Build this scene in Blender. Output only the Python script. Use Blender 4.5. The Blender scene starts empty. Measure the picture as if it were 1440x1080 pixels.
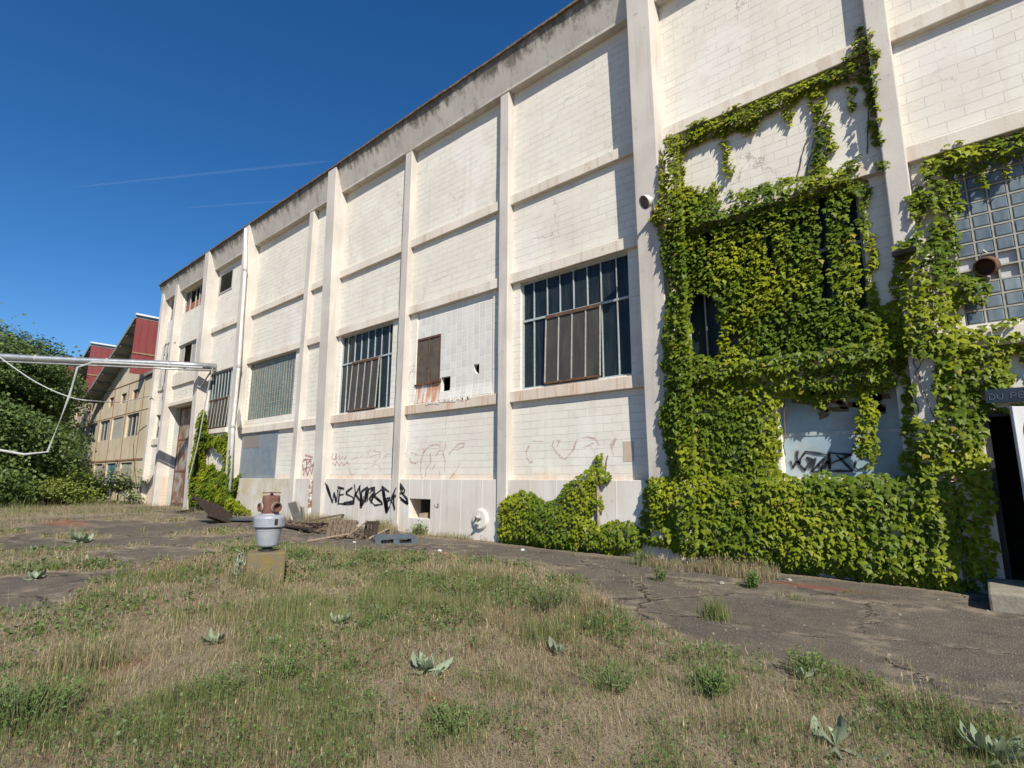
import bpy, math, random
import numpy as np
from mathutils import Vector, Matrix
random.seed(7)
RNG = np.random.default_rng(11)
C_ = bpy.context.scene.collection
PI = math.pi

# ------------------------------------------------------------------ camera geometry (surveyed from the facade)
FPX = 755.0
def _n(v):
    v = np.array(v, float); return v/np.linalg.norm(v)
_v1 = _n([-172-720, -(670-540), -FPX]); _vu = _n([20, 4240, -FPX]); _vu = _n(_vu-_v1*np.dot(_vu, _v1))
_X = -_v1; _Y = np.cross(_vu, _X); ROT = np.array([_X, _Y, _vu])
CAM = np.array([0, -11.238, 1.65])
def ray(px, py): return ROT @ np.array([px-720, -(py-540), -FPX])
def wl(px, py, y=0.0):                     # point of the plane y = const seen at that place
    d = ray(px, py); return CAM + d*((y-CAM[1])/d[1])
def gr(px, py, z=0.0):                     # point of the ground
    d = ray(px, py); return CAM + d*((z-CAM[2])/d[2])
def onx(px, py, X):
    d = ray(px, py); return CAM + d*(X/d[0])

# ------------------------------------------------------------------ noise
def vnoise(x, y, seed=0):
    x = np.asarray(x, float); y = np.asarray(y, float)
    xi = np.floor(x).astype(np.int64); yi = np.floor(y).astype(np.int64)
    xf = x-xi; yf = y-yi
    def h(a, b):
        n = (a*374761393 + b*668265263 + seed*1274126177) & 0x7fffffff
        n = ((n ^ (n >> 13))*1103515245) & 0x7fffffff
        return ((n ^ (n >> 16)) & 0xffff)/65535.0
    u = xf*xf*(3-2*xf); v = yf*yf*(3-2*yf)
    return (h(xi, yi)*(1-u)+h(xi+1, yi)*u)*(1-v) + (h(xi, yi+1)*(1-u)+h(xi+1, yi+1)*u)*v
def fbm(x, y, seed=0, o=3):
    s = 0; a = .5; t = 0
    for k in range(o):
        s = s+a*vnoise(np.asarray(x)*2**k, np.asarray(y)*2**k, seed+k*17); t += a; a *= .5
    return s/t
def sstep(a, b, x): 
    t = np.clip((x-a)/(b-a), 0, 1); return t*t*(3-2*t)
def inpoly(px, pz, poly):
    c = np.zeros(px.shape, bool); n = len(poly); j = n-1
    for i in range(n):
        xi, zi = poly[i]; xj, zj = poly[j]
        if zi != zj:
            m = ((zi > pz) != (zj > pz)) & (px < (xj-xi)*(pz-zi)/(zj-zi)+xi)
            c ^= m
        j = i
    return c
def pdist(px, pz, poly):
    d = np.full(px.shape, 1e9); n = len(poly)
    for i in range(n):
        a = np.array(poly[i]); b = np.array(poly[(i+1) % n]); ab = b-a; L = ab@ab+1e-12
        t = np.clip(((px-a[0])*ab[0]+(pz-a[1])*ab[1])/L, 0, 1)
        d = np.minimum(d, np.hypot(px-a[0]-t*ab[0], pz-a[1]-t*ab[1]))
    return d

# ------------------------------------------------------------------ materials
class NT:
    def __init__(s, name):
        s.m = bpy.data.materials.new(name); s.m.use_nodes = True
        s.t = s.m.node_tree; s.t.nodes.clear()
        s.out = s.t.nodes.new('ShaderNodeOutputMaterial')
    def n(s, typ, **k):
        o = s.t.nodes.new('ShaderNode'+typ)
        for a, v in k.items():
            if a.startswith('i_'):
                key = a[2:]; key = int(key) if key.isdigit() else key.replace('_', ' ')
                s.set(o.inputs[key], v)
            else: setattr(o, a, v)
        return o
    def set(s, inp, v):
        if isinstance(v, bpy.types.NodeSocket): s.t.links.new(v, inp)
        elif isinstance(v, bpy.types.Node): s.t.links.new(v.outputs[0], inp)
        else:
            if isinstance(v, tuple) and len(v) == 3 and inp.type == 'RGBA': v = (*v, 1)
            inp.default_value = v
    def math(s, op, a, b=0.0, clamp=False):
        o = s.n('Math', operation=op, use_clamp=clamp); s.set(o.inputs[0], a); s.set(o.inputs[1], b); return o.outputs[0]
    def ramp(s, f, stops, interp='LINEAR'):
        o = s.n('ValToRGB'); s.set(o.inputs[0], f); cr = o.color_ramp; cr.interpolation = interp
        while len(cr.elements) < len(stops): cr.elements.new(.5)
        for e, (p, c) in zip(cr.elements, stops):
            e.position = p; e.color = (c, c, c, 1) if isinstance(c, (int, float)) else (*c, 1)
        return o.outputs[0]
    def mix(s, f, a, b, mode='MIX'):
        o = s.n('Mix', data_type='RGBA', blend_type=mode)
        s.set(o.inputs[0], f); s.set(o.inputs[6], a); s.set(o.inputs[7], b); return o.outputs[2]
    def pos(s): return s.n('NewGeometry').outputs['Position']
    def obj(s): return s.n('TexCoord').outputs['Object']
    def mapv(s, v, scale=(1, 1, 1), loc=(0, 0, 0)):
        o = s.n('Mapping'); s.set(o.inputs[0], v); o.inputs['Scale'].default_value = scale; o.inputs['Location'].default_value = loc; return o.outputs[0]
    def noise(s, v, scale=5, detail=4, rough=.55, out=0, dist=0):
        o = s.n('TexNoise'); s.set(o.inputs['Vector'], v); o.inputs['Scale'].default_value = scale
        o.inputs['Detail'].default_value = detail; o.inputs['Roughness'].default_value = rough; o.inputs['Distortion'].default_value = dist
        return o.outputs[out]
    def bump(s, h, strength=.3, dist=.02, normal=None):
        o = s.n('Bump'); o.inputs['Strength'].default_value = strength; o.inputs['Distance'].default_value = dist
        s.set(o.inputs['Height'], h)
        if normal is not None: s.set(o.inputs['Normal'], normal)
        return o.outputs[0]
    def bsdf(s, col, rough=.85, spec=.25, metal=0, normal=None):
        o = s.n('BsdfPrincipled'); s.set(o.inputs['Base Color'], col); s.set(o.inputs['Roughness'], rough)
        s.set(o.inputs['Specular IOR Level'], spec); s.set(o.inputs['Metallic'], metal)
        if normal is not None: s.set(o.inputs['Normal'], normal)
        return o
    def done(s, sh): s.t.links.new(sh.outputs[0] if isinstance(sh, bpy.types.Node) else sh, s.out.inputs[0]); return s.m

def xz(t):                                   # wall coordinates (x, z)
    sp = t.n('SeparateXYZ'); t.set(sp.inputs[0], t.pos())
    cb = t.n('CombineXYZ'); t.set(cb.inputs[0], sp.outputs[0]); t.set(cb.inputs[1], sp.outputs[2])
    return sp, cb.outputs[0]

def mat_block():
    t = NT('painted_block'); sp, v = xz(t); p = t.pos()
    wob = t.noise(p, 2.2, 2, out=1)
    vm = t.n('VectorMath', operation='MULTIPLY_ADD'); t.set(vm.inputs[0], wob); vm.inputs[1].default_value = (.022, .022, 0); t.set(vm.inputs[2], v)
    br = t.n('TexBrick', i_Scale=1.0, i_Mortar_Size=.007, i_Mortar_Smooth=.25, i_Bias=0.0, i_Brick_Width=.5, i_Row_Height=.2)
    br.offset = .5; t.set(br.inputs['Vector'], vm.outputs[0])
    br.inputs['Color1'].default_value = (.0, .0, .0, 1); br.inputs['Color2'].default_value = (1, 1, 1, 1); br.inputs['Mortar'].default_value = (.5, .5, .5, 1)
    big = t.noise(p, .55, 4); fine = t.noise(p, 26, 5, .65)
    col = t.mix(t.ramp(big, [(.35, 0), (.68, 1)]), (.725, .69, .60), (.65, .60, .525))
    col = t.mix(t.math('MULTIPLY', br.outputs['Color'], .33), col, (.60, .545, .495))
    rep = t.noise(p, .38, 2, .4); col = t.mix(t.ramp(rep, [(.60, 0), (.615, .55)]), col, (.74, .70, .645))
    dirt = t.noise(p, 1.9, 7, .72); col = t.mix(t.ramp(dirt, [(.52, 0), (.70, .35)]), col, (.47, .40, .345))
    st = t.noise(t.mapv(p, (3.2, 3.2, .22)), 1.0, 5, .6)
    col = t.mix(t.ramp(st, [(.56, 0), (.78, .38)]), col, (.50, .41, .33))
    # soil splash above the base course, rust washed down below the sills
    z = sp.outputs[2]
    spl = t.math('MULTIPLY', t.ramp(t.math('ADD', t.math('MULTIPLY', z, .5), t.math('MULTIPLY', big, .12)), [(.86, 1), (1.0, 0)]), t.ramp(st, [(.3, .15), (.62, .75)]))
    col = t.mix(spl, col, (.58, .36, .22))
    cw = t.n('VectorMath', operation='MULTIPLY_ADD'); t.set(cw.inputs[0], t.noise(p, 1.6, 5, .65, out=1)); cw.inputs[1].default_value = (1.2, 1.2, 1.2); t.set(cw.inputs[2], p)
    cv = t.n('TexVoronoi', feature='DISTANCE_TO_EDGE'); t.set(cv.inputs['Vector'], cw.outputs[0]); cv.inputs['Scale'].default_value = .33
    ck = t.math('MULTIPLY', t.ramp(cv.outputs['Distance'], [(0, 1), (.006, 0)]), t.ramp(t.noise(p, .5, 2), [(.52, 0), (.6, .8)])); col = t.mix(ck, col, (.20, .165, .14))
    chip = t.noise(p, 9, 6, .7)
    col = t.mix(t.ramp(chip, [(.665, 0), (.69, .8)]), col, (.40, .335, .285))
    mort = br.outputs['Fac']
    vis = t.ramp(t.noise(p, 1.6, 4), [(.36, .05), (.62, 1)])
    col = t.mix(t.math('MULTIPLY', t.math('MULTIPLY', mort, vis), .24), col, (.42, .38, .35))
    h = t.math('SUBTRACT', t.math('MULTIPLY', fine, .22), t.math('MULTIPLY', mort, vis))
    h = t.math('ADD', h, t.math('MULTIPLY', br.outputs['Color'], .15))
    nb = t.bump(h, .9, .014)
    return t.done(t.bsdf(col, .82, .2, normal=nb))

def mat_conc(name, a, b, stain=(.30, .25, .20), amt=.45, top=None, rust=False, boards=False, yellow=False):
    t = NT(name); p = t.pos(); sp, v = xz(t); z = sp.outputs[2]
    big = t.noise(p, .8, 5); fine = t.noise(p, 38, 5, .65); st = t.noise(t.mapv(p, (6, 6, .35)), 1.0, 5, .62)
    col = t.mix(t.ramp(big, [(.35, 0), (.65, 1)]), a, b)
    col = t.mix(t.ramp(st, [(.52, 0), (.80, amt)]), col, stain)
    blot = t.noise(p, 5.5, 6, .7)
    col = t.mix(t.ramp(blot, [(.62, 0), (.69, .7)]), col, (.36, .31, .27))
    if rust: 
        rs = t.noise(t.mapv(p, (9, 9, .6)), 1.0, 4, .6)
        col = t.mix(t.ramp(rs, [(.52, 0), (.70, .6)]), col, (.48, .20, .08))
    if yellow:                                # lichen-yellow crust on the base course
        yl = t.math('MULTIPLY', t.ramp(t.noise(p, 1.7, 6, .7), [(.46, 0), (.62, .5)]), t.ramp(z, [(.5, 0), (.9, 1)]))
        col = t.mix(yl, col, (.45, .33, .12))
    if top:
        z0, z1 = top
        g = t.n('MapRange'); t.set(g.inputs[0], z); g.inputs[1].default_value = z0; g.inputs[2].default_value = z1
        k = t.math('ADD', t.math('MULTIPLY', g.outputs[0], .55), t.math('MULTIPLY', t.noise(t.mapv(p, (2.2, 2.2, .9)), 1.5, 8, .78), .85))
        col = t.mix(t.ramp(k, [(.74, 0), (.88, .8), (1.0, .95)]), col, (.10, .085, .06))
        col = t.mix(t.math('MULTIPLY', t.ramp(t.noise(p, 2.4, 6, .7), [(.56, 0), (.66, .5)]), 1), col, (.25, .23, .23))
    h = t.math('ADD', t.math('MULTIPLY', fine, .4), t.math('MULTIPLY', big, .6))
    if boards:                                # vertical formwork joints
        w = t.n('TexWave', wave_type='BANDS', bands_direction='X'); t.set(w.inputs['Vector'], p); w.inputs['Scale'].default_value = .37; w.inputs['Distortion'].default_value = 1.2; w.inputs['Detail Scale'].default_value = .25
        jl = t.ramp(w.outputs[1], [(.0, 0), (.992, 0), (.998, 1)])
        h = t.math('ADD', h, t.math('MULTIPLY', jl, .3)); col = t.mix(t.math('MULTIPLY', jl, .35), col, (.85, .8, .74))
    return t.done(t.bsdf(col, .88, .15, normal=t.bump(h, .55, .02)))

def mat_spray(name, a, b, lo, hi):
    t = NT(name); p = t.pos(); f = t.noise(p, 11, 5, .7)
    pb = t.bsdf(t.mix(f, a, b), .8, .15); tr = t.n('BsdfTransparent'); mx = t.n('MixShader'); t.set(mx.inputs[0], t.ramp(f, [(.38, lo), (.66, hi)]))
    t.t.links.new(tr.outputs[0], mx.inputs[1]); t.t.links.new(pb.outputs[0], mx.inputs[2]); return t.done(mx)

def mat_tile():
    t = NT('painted_glass_tile'); sp, v = xz(t); p = t.pos()
    br = t.n('TexBrick', i_Scale=1.0, i_Mortar_Size=.012, i_Mortar_Smooth=.15, i_Bias=0.0, i_Brick_Width=.25, i_Row_Height=.24)
    br.offset = 0.0; br.offset_frequency = 2; t.set(br.inputs['Vector'], v)
    br.inputs['Color1'].default_value = (.575, .55, .51, 1); br.inputs['Color2'].default_value = (.66, .635, .585, 1); br.inputs['Mortar'].default_value = (.84, .80, .73, 1)
    st = t.noise(t.mapv(p, (5, 5, .4)), 1, 5)
    x = sp.outputs[0]; z = sp.outputs[2]
    rs = t.noise(t.mapv(p, (7, 7, .3)), 1, 4)
    mx = t.math('MULTIPLY', t.math('LESS_THAN', x, -12.68), t.math('LESS_THAN', z, 4.72))
    col = t.mix(t.ramp(st, [(.55, 0), (.8, .3)]), br.outputs[0], (.5, .42, .34))
    col = t.mix(t.math('MULTIPLY', mx, t.ramp(rs, [(.42, 0), (.58, .85)])), col, (.50, .20, .08))
    h = t.math('ADD', t.math('MULTIPLY', br.outputs['Fac'], -1), t.math('MULTIPLY', t.noise(p, 30, 3), .15))
    return t.done(t.bsdf(col, .5, .4, normal=t.bump(h, 1.0, .02)))

def mat_simple(name, a, b, scale=6, rough=.7, spec=.3, metal=0, bump=.3, streak=None, streakcol=(.2, .1, .05), lo=.4, hi=.65, sloc=(8, 8, .6)):
    t = NT(name); p = t.obj()
    f = t.noise(p, scale, 6, .65)
    col = t.mix(t.ramp(f, [(lo, 0), (hi, 1)]), a, b)
    if streak:
        s_ = t.noise(t.mapv(p, sloc), 1, 5, .6); col = t.mix(t.ramp(s_, [(.45, 0), (.65, streak)]), col, streakcol)
    return t.done(t.bsdf(col, rough, spec, metal, t.bump(t.noise(p, scale*6, 4), bump, .01)))

def mat_leaf(name, tr=.3, rough=.42, spec=.35):
    t = NT(name); a = t.n('Attribute', attribute_name='Col'); c = a.outputs[0]
    pb = t.bsdf(c, rough, spec)
    tl = t.n('BsdfTranslucent'); t.set(tl.inputs[0], t.mix(.5, c, (.16, .22, .02)))
    mx = t.n('MixShader'); mx.inputs[0].default_value = tr
    t.t.links.new(pb.outputs[0], mx.inputs[1]); t.t.links.new(tl.outputs[0], mx.inputs[2])
    return t.done(mx)

def mat_glass(name, a, b, rough=.12, spec=.5):
    t = NT(name); p = t.pos()
    d = t.noise(t.mapv(p, (1.5, 1.5, .5)), 2.2, 5, .6); s2 = t.noise(t.mapv(p, (14, 14, .5)), 1, 4)
    col = t.mix(t.ramp(d, [(.35, 0), (.7, 1)]), a, b)
    col = t.mix(t.ramp(s2, [(.55, 0), (.8, .35)]), col, (.13, .12, .10))
    r = t.math('ADD', t.math('MULTIPLY', d, .25), rough)
    return t.done(t.bsdf(col, r, spec, normal=t.bump(t.noise(p, 1.6, 2), .15, .03)))

def mat_ground():
    t = NT('yard_ground'); p = t.pos(); a = t.n('Attribute', attribute_name='Col')
    sep = t.n('SeparateColor'); t.set(sep.inputs[0], a.outputs[0])
    soil, red, moss = sep.outputs[0], sep.outputs[1], sep.outputs[2]
    big = t.noise(p, .45, 5); mid = t.noise(p, 3.2, 6, .68); fine = t.noise(p, 55, 4, .7)
    asp = t.mix(t.ramp(big, [(.35, 0), (.7, 1)]), (.14, .118, .094), (.095, .082, .069))
    asp = t.mix(t.ramp(mid, [(.46, 0), (.70, .7)]), asp, (.185, .15, .11)); asp = t.mix(t.ramp(t.noise(p, 1.1, 6, .7), [(.53, 0), (.66, .7)]), asp, (.065, .058, .052))
    vo = t.n('TexVoronoi', feature='F1'); t.set(vo.inputs['Vector'], p); vo.inputs['Scale'].default_value = 38
    rnd = t.n('SeparateColor'); t.set(rnd.inputs[0], vo.outputs['Color'])
    speck = t.math('MULTIPLY', t.ramp(vo.outputs['Distance'], [(.22, 1), (.36, 0)]), t.ramp(rnd.outputs[0], [(.42, 0), (.75, 1)]))
    asp = t.mix(t.math('MULTIPLY', speck, .85), asp, (.33, .29, .225))
    vo2 = t.n('TexVoronoi', feature='F1'); t.set(vo2.inputs['Vector'], p); vo2.inputs['Scale'].default_value = 90
    asp = t.mix(t.ramp(t.noise(p, 75, 3, .7), [(.5, 0), (.62, .75)]), asp, (.042, .036, .031))
    # cracks
    wv = t.n('VectorMath', operation='MULTIPLY_ADD'); t.set(wv.inputs[0], t.noise(p, .9, 5, .6, out=1)); wv.inputs[1].default_value = (1.6, 1.6, 0); t.set(wv.inputs[2], p)
    vc = t.n('TexVoronoi', feature='DISTANCE_TO_EDGE'); t.set(vc.inputs['Vector'], wv.outputs[0]); vc.inputs['Scale'].default_value = .42
    crack = t.math('MULTIPLY', t.math('MULTIPLY', t.ramp(vc.outputs['Distance'], [(.0, 1), (.016, 0)]), t.ramp(t.noise(p, .7, 3), [(.40, 0), (.54, .95)])), t.math('SUBTRACT', 1.0, soil))
    edge = t.math('MULTIPLY', t.ramp(vc.outputs['Distance'], [(.01, 1), (.10, 0)]), t.ramp(mid, [(.48, 0), (.62, 1)]))
    asp = t.mix(t.math('MULTIPLY', edge, .85), asp, (.28, .225, .165))
    asp = t.mix(crack, asp, (.045, .035, .028))
    so = t.mix(t.ramp(mid, [(.38, 0), (.66, 1)]), (.255, .20, .14), (.16, .128, .09))
    so = t.mix(t.ramp(fine, [(.45, 0), (.7, .7)]), so, (.33, .25, .165))
    col = t.mix(soil, asp, so)
    col = t.mix(t.math('MULTIPLY', red, t.ramp(fine, [(.3, .4), (.6, 1)])), col, (.23, .075, .045))
    col = t.mix(t.math('MULTIPLY', moss, t.ramp(mid, [(.4, .1), (.6, .9)])), col, (.36, .29, .20))
    h = t.math('ADD', t.math('MULTIPLY', fine, .5), t.math('SUBTRACT', t.math('MULTIPLY', mid, .8), t.math('MULTIPLY', crack, 1.5)))
    h = t.math('ADD', h, t.math('MULTIPLY', speck, .4))
    return t.done(t.bsdf(col, .93, .12, normal=t.bump(h, .9, .03)))

M = {}
M['block'] = mat_block()
M['conc'] = mat_conc('pilaster_concrete', (.47, .43, .39), (.575, .525, .47), amt=.5, boards=False)
M['beam'] = mat_conc('ledge_concrete', (.69, .625, .54), (.60, .53, .44), (.38, .25, .15), .65)
M['rustsill'] = mat_conc('stained_sill', (.66, .57, .48), (.55, .45, .36), (.40, .24, .12), .55, rust=True)
M['base'] = mat_conc('base_course', (.66, .62, .565), (.58, .52, .455), (.34, .28, .22), .5, boards=True)
M['baseyellow'] = mat_conc('lichen_base_course', (.62, .58, .52), (.54, .48, .41), (.30, .25, .20), .6, boards=False, yellow=True)
M['cornice'] = mat_conc('cornice_concrete', (.61, .56, .485), (.51, .465, .41), (.22, .18, .14), .5, top=(13.35, 14.45))
M['rim'] = mat_simple('roof_rim', (.10, .075, .06), (.22, .17, .13), 9, .9, .1)
M['tile'] = mat_tile()
M['glass'] = mat_glass('dark_glass', (.008, .014, .018), (.022, .030, .031), .14, .3)
M['dirtyglass'] = mat_glass('dirty_glass', (.045, .04, .033), (.075, .066, .052), .3, .35)
M['bar'] = mat_simple('pale_blue_steel', (.30, .37, .40), (.42, .46, .46), 12, .55, .4, streak=.5, streakcol=(.30, .22, .16))
M['rustbar'] = mat_simple('rusty_steel', (.085, .05, .035), (.17, .085, .05), 10, .8, .25)
M['rust'] = mat_simple('rusty_iron', (.125, .058, .042), (.18, .09, .068), 7, .75, .3, bump=.6, streak=.5, streakcol=(.10, .04, .03))
M['frame'] = mat_simple('grey_frame', (.30, .29, .27), (.42, .40, .36), 10, .7, .3)
M['gblock'] = mat_glass('glass_block', (.085, .115, .108), (.19, .225, .20), .22, .4)
M['gblue'] = mat_glass('blue_glass_block', (.085, .115, .145), (.24, .28, .305), .25, .4)
M['mortar'] = mat_simple('block_mortar', (.30, .285, .24), (.42, .40, .335), 8, .9, .1)
M['bluepanel'] = mat_simple('blue_grey_sheet', (.15, .195, .235), (.21, .25, .28), 2.2, .5, .4, streak=.45, streakcol=(.29, .25, .22), sloc=(2.5, 2.5, .9))
M['shutter'] = mat_simple('brown_shutter', (.075, .062, .05), (.11, .095, .075), 5, .6, .3, streak=.4, streakcol=(.15, .12, .09))
M['dark'] = mat_simple('dark_interior', (.02, .018, .016), (.035, .03, .026), 3, .95, .05)
M['inside'] = mat_simple('interior_plaster', (.16, .13, .11), (.10, .085, .07), 2, .95, .05)
M['door_rust'] = mat_simple('rusted_door_paint', (.19, .10, .065), (.29, .285, .25), 1.5, .75, .25, streak=.7, streakcol=(.14, .055, .035), lo=.42, hi=.56, sloc=(3, 3, .8))
M['recess'] = mat_simple('peeling_teal_paint', (.50, .47, .41), (.34, .40, .38), 1.3, .85, .2, streak=.5, streakcol=(.45, .33, .24), sloc=(2, 2, .7))
M['lightblue'] = mat_simple('pale_blue_board', (.24, .335, .39), (.33, .40, .43), 1.4, .75, .25, streak=.5, streakcol=(.26, .23, .21), sloc=(1.2, 1.2, 2.4))
M['spray'] = mat_spray('black_spray', (.03, .032, .037), (.07, .072, .08), .72, 1.0)
M['pink'] = mat_spray('faded_pink_spray', (.52, .24, .22), (.62, .40, .36), .08, .6)
M['orange'] = mat_spray('faded_orange_spray', (.56, .33, .24), (.62, .45, .36), .06, .5)
M['magenta'] = mat_spray('magenta_spray', (.48, .17, .22), (.58, .34, .36), .25, .85)
M['white'] = mat_simple('white_pipe', (.66, .65, .62), (.55, .53, .49), 4, .5, .4, streak=.35, streakcol=(.35, .27, .2))
M['patch'] = mat_simple('bare_render', (.36, .34, .32), (.46, .43, .40), 9, .95, .1, bump=.8)
M['doorwhite'] = mat_simple('white_door', (.50, .50, .51), (.44, .44, .46), 3, .6, .3, streak=.35, streakcol=(.42, .38, .34))
M['navy'] = mat_simple('navy_sign', (.008, .018, .034), (.015, .028, .045), 5, .5, .4)
M['lettering'] = mat_simple('pale_lettering', (.06, .075, .095), (.085, .10, .12), 9, .6, .3)
M['teal'] = mat_simple('teal_plate', (.09, .21, .24), (.13, .26, .28), 5, .5, .4)
M['black'] = mat_simple('black_metal', (.02, .02, .022), (.04, .04, .042), 8, .5, .4)
M['lampgrey'] = mat_simple('lamp_enamel', (.50, .48, .45), (.62, .60, .57), 10, .45, .4)
M['lampin'] = mat_simple('lamp_inside', (.10, .075, .065), (.16, .12, .10), 12, .6, .3)
M['alu'] = mat_simple('pipe_cladding', (.30, .31, .32), (.42, .43, .44), 3, .4, .5, metal=.7, streak=.4, streakcol=(.25, .24, .23))
M['cable'] = mat_simple('grey_cable', (.34, .35, .345), (.42, .42, .41), 6, .6, .3)
M['wood'] = mat_simple('weathered_wood', (.115, .08, .058), (.20, .15, .11), 12, .9, .1, streak=.6, streakcol=(.06, .042, .033), sloc=(3, 30, 30))
M['darkwood'] = mat_simple('dark_wet_wood', (.03, .022, .018), (.06, .042, .034), 10, .9, .1)
M['palewood'] = mat_simple('split_wood', (.36, .28, .20), (.22, .16, .115), 16, .9, .1)
M['bluegrate'] = mat_simple('blue_plastic', (.06, .078, .098), (.085, .105, .125), 8, .6, .35)
M['sheet'] = mat_simple('black_sheet', (.05, .055, .06), (.09, .095, .10), 5, .6, .3)
M['greyplastic'] = mat_simple('grey_enamel', (.25, .27, .305), (.30, .315, .345), 5, .45, .4, streak=.3, streakcol=(.30, .30, .32))
M['plinth'] = mat_simple('mossy_concrete', (.15, .125, .085), (.19, .14, .05), 7, .95, .1, bump=.7)
M['step'] = mat_simple('step_concrete', (.22, .20, .15), (.30, .27, .22), 5, .95, .1, bump=.7)
M['rubble'] = mat_simple('rubble_stone', (.34, .31, .27), (.22, .19, .16), 5, .95, .1, bump=.7)
M['beige'] = mat_simple('beige_render', (.52, .44, .32), (.60, .52, .385), .6, .9, .15, streak=.35, streakcol=(.30, .22, .14), sloc=(1.5, 1.5, .25))
M['joint'] = mat_simple('brown_joint', (.26, .15, .09), (.32, .20, .12), 2, .9, .1)
M['redclad'] = mat_simple('red_cladding', (.19, .042, .042), (.22, .052, .05), .8, .55, .35)
M['roofgrey'] = mat_simple('roof_sheet', (.20, .21, .19), (.28, .28, .25), 1.5, .8, .2)
M['soffit'] = mat_simple('soffit_board', (.16, .145, .12), (.22, .20, .165), 1.2, .9, .1)
M['whitetrim'] = mat_simple('white_flashing', (.60, .62, .62), (.70, .70, .70), 3, .5, .3)
M['greyboard'] = mat_simple('grey_board', (.33, .32, .28), (.40, .385, .34), 2, .9, .1)
M['bark'] = mat_simple('bark', (.10, .08, .06), (.16, .13, .10), 9, .95, .1, bump=.8)
M['vine'] = mat_simple('vine_stem', (.12, .085, .06), (.18, .13, .095), 9, .95, .1)
M['greenstem'] = mat_simple('green_stem', (.10, .13, .05), (.15, .17, .07), 9, .8, .1)
M['ivy'] = mat_leaf('ivy_leaf', .25, .48, .2)
M['tree'] = mat_leaf('tree_leaf', .25, .5, .25)
M['grassm'] = mat_leaf('grass_blade', .3, .6, .15)
M['mullein'] = mat_leaf('woolly_leaf', .12, .85, .08)
M['ground'] = mat_ground()

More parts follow.
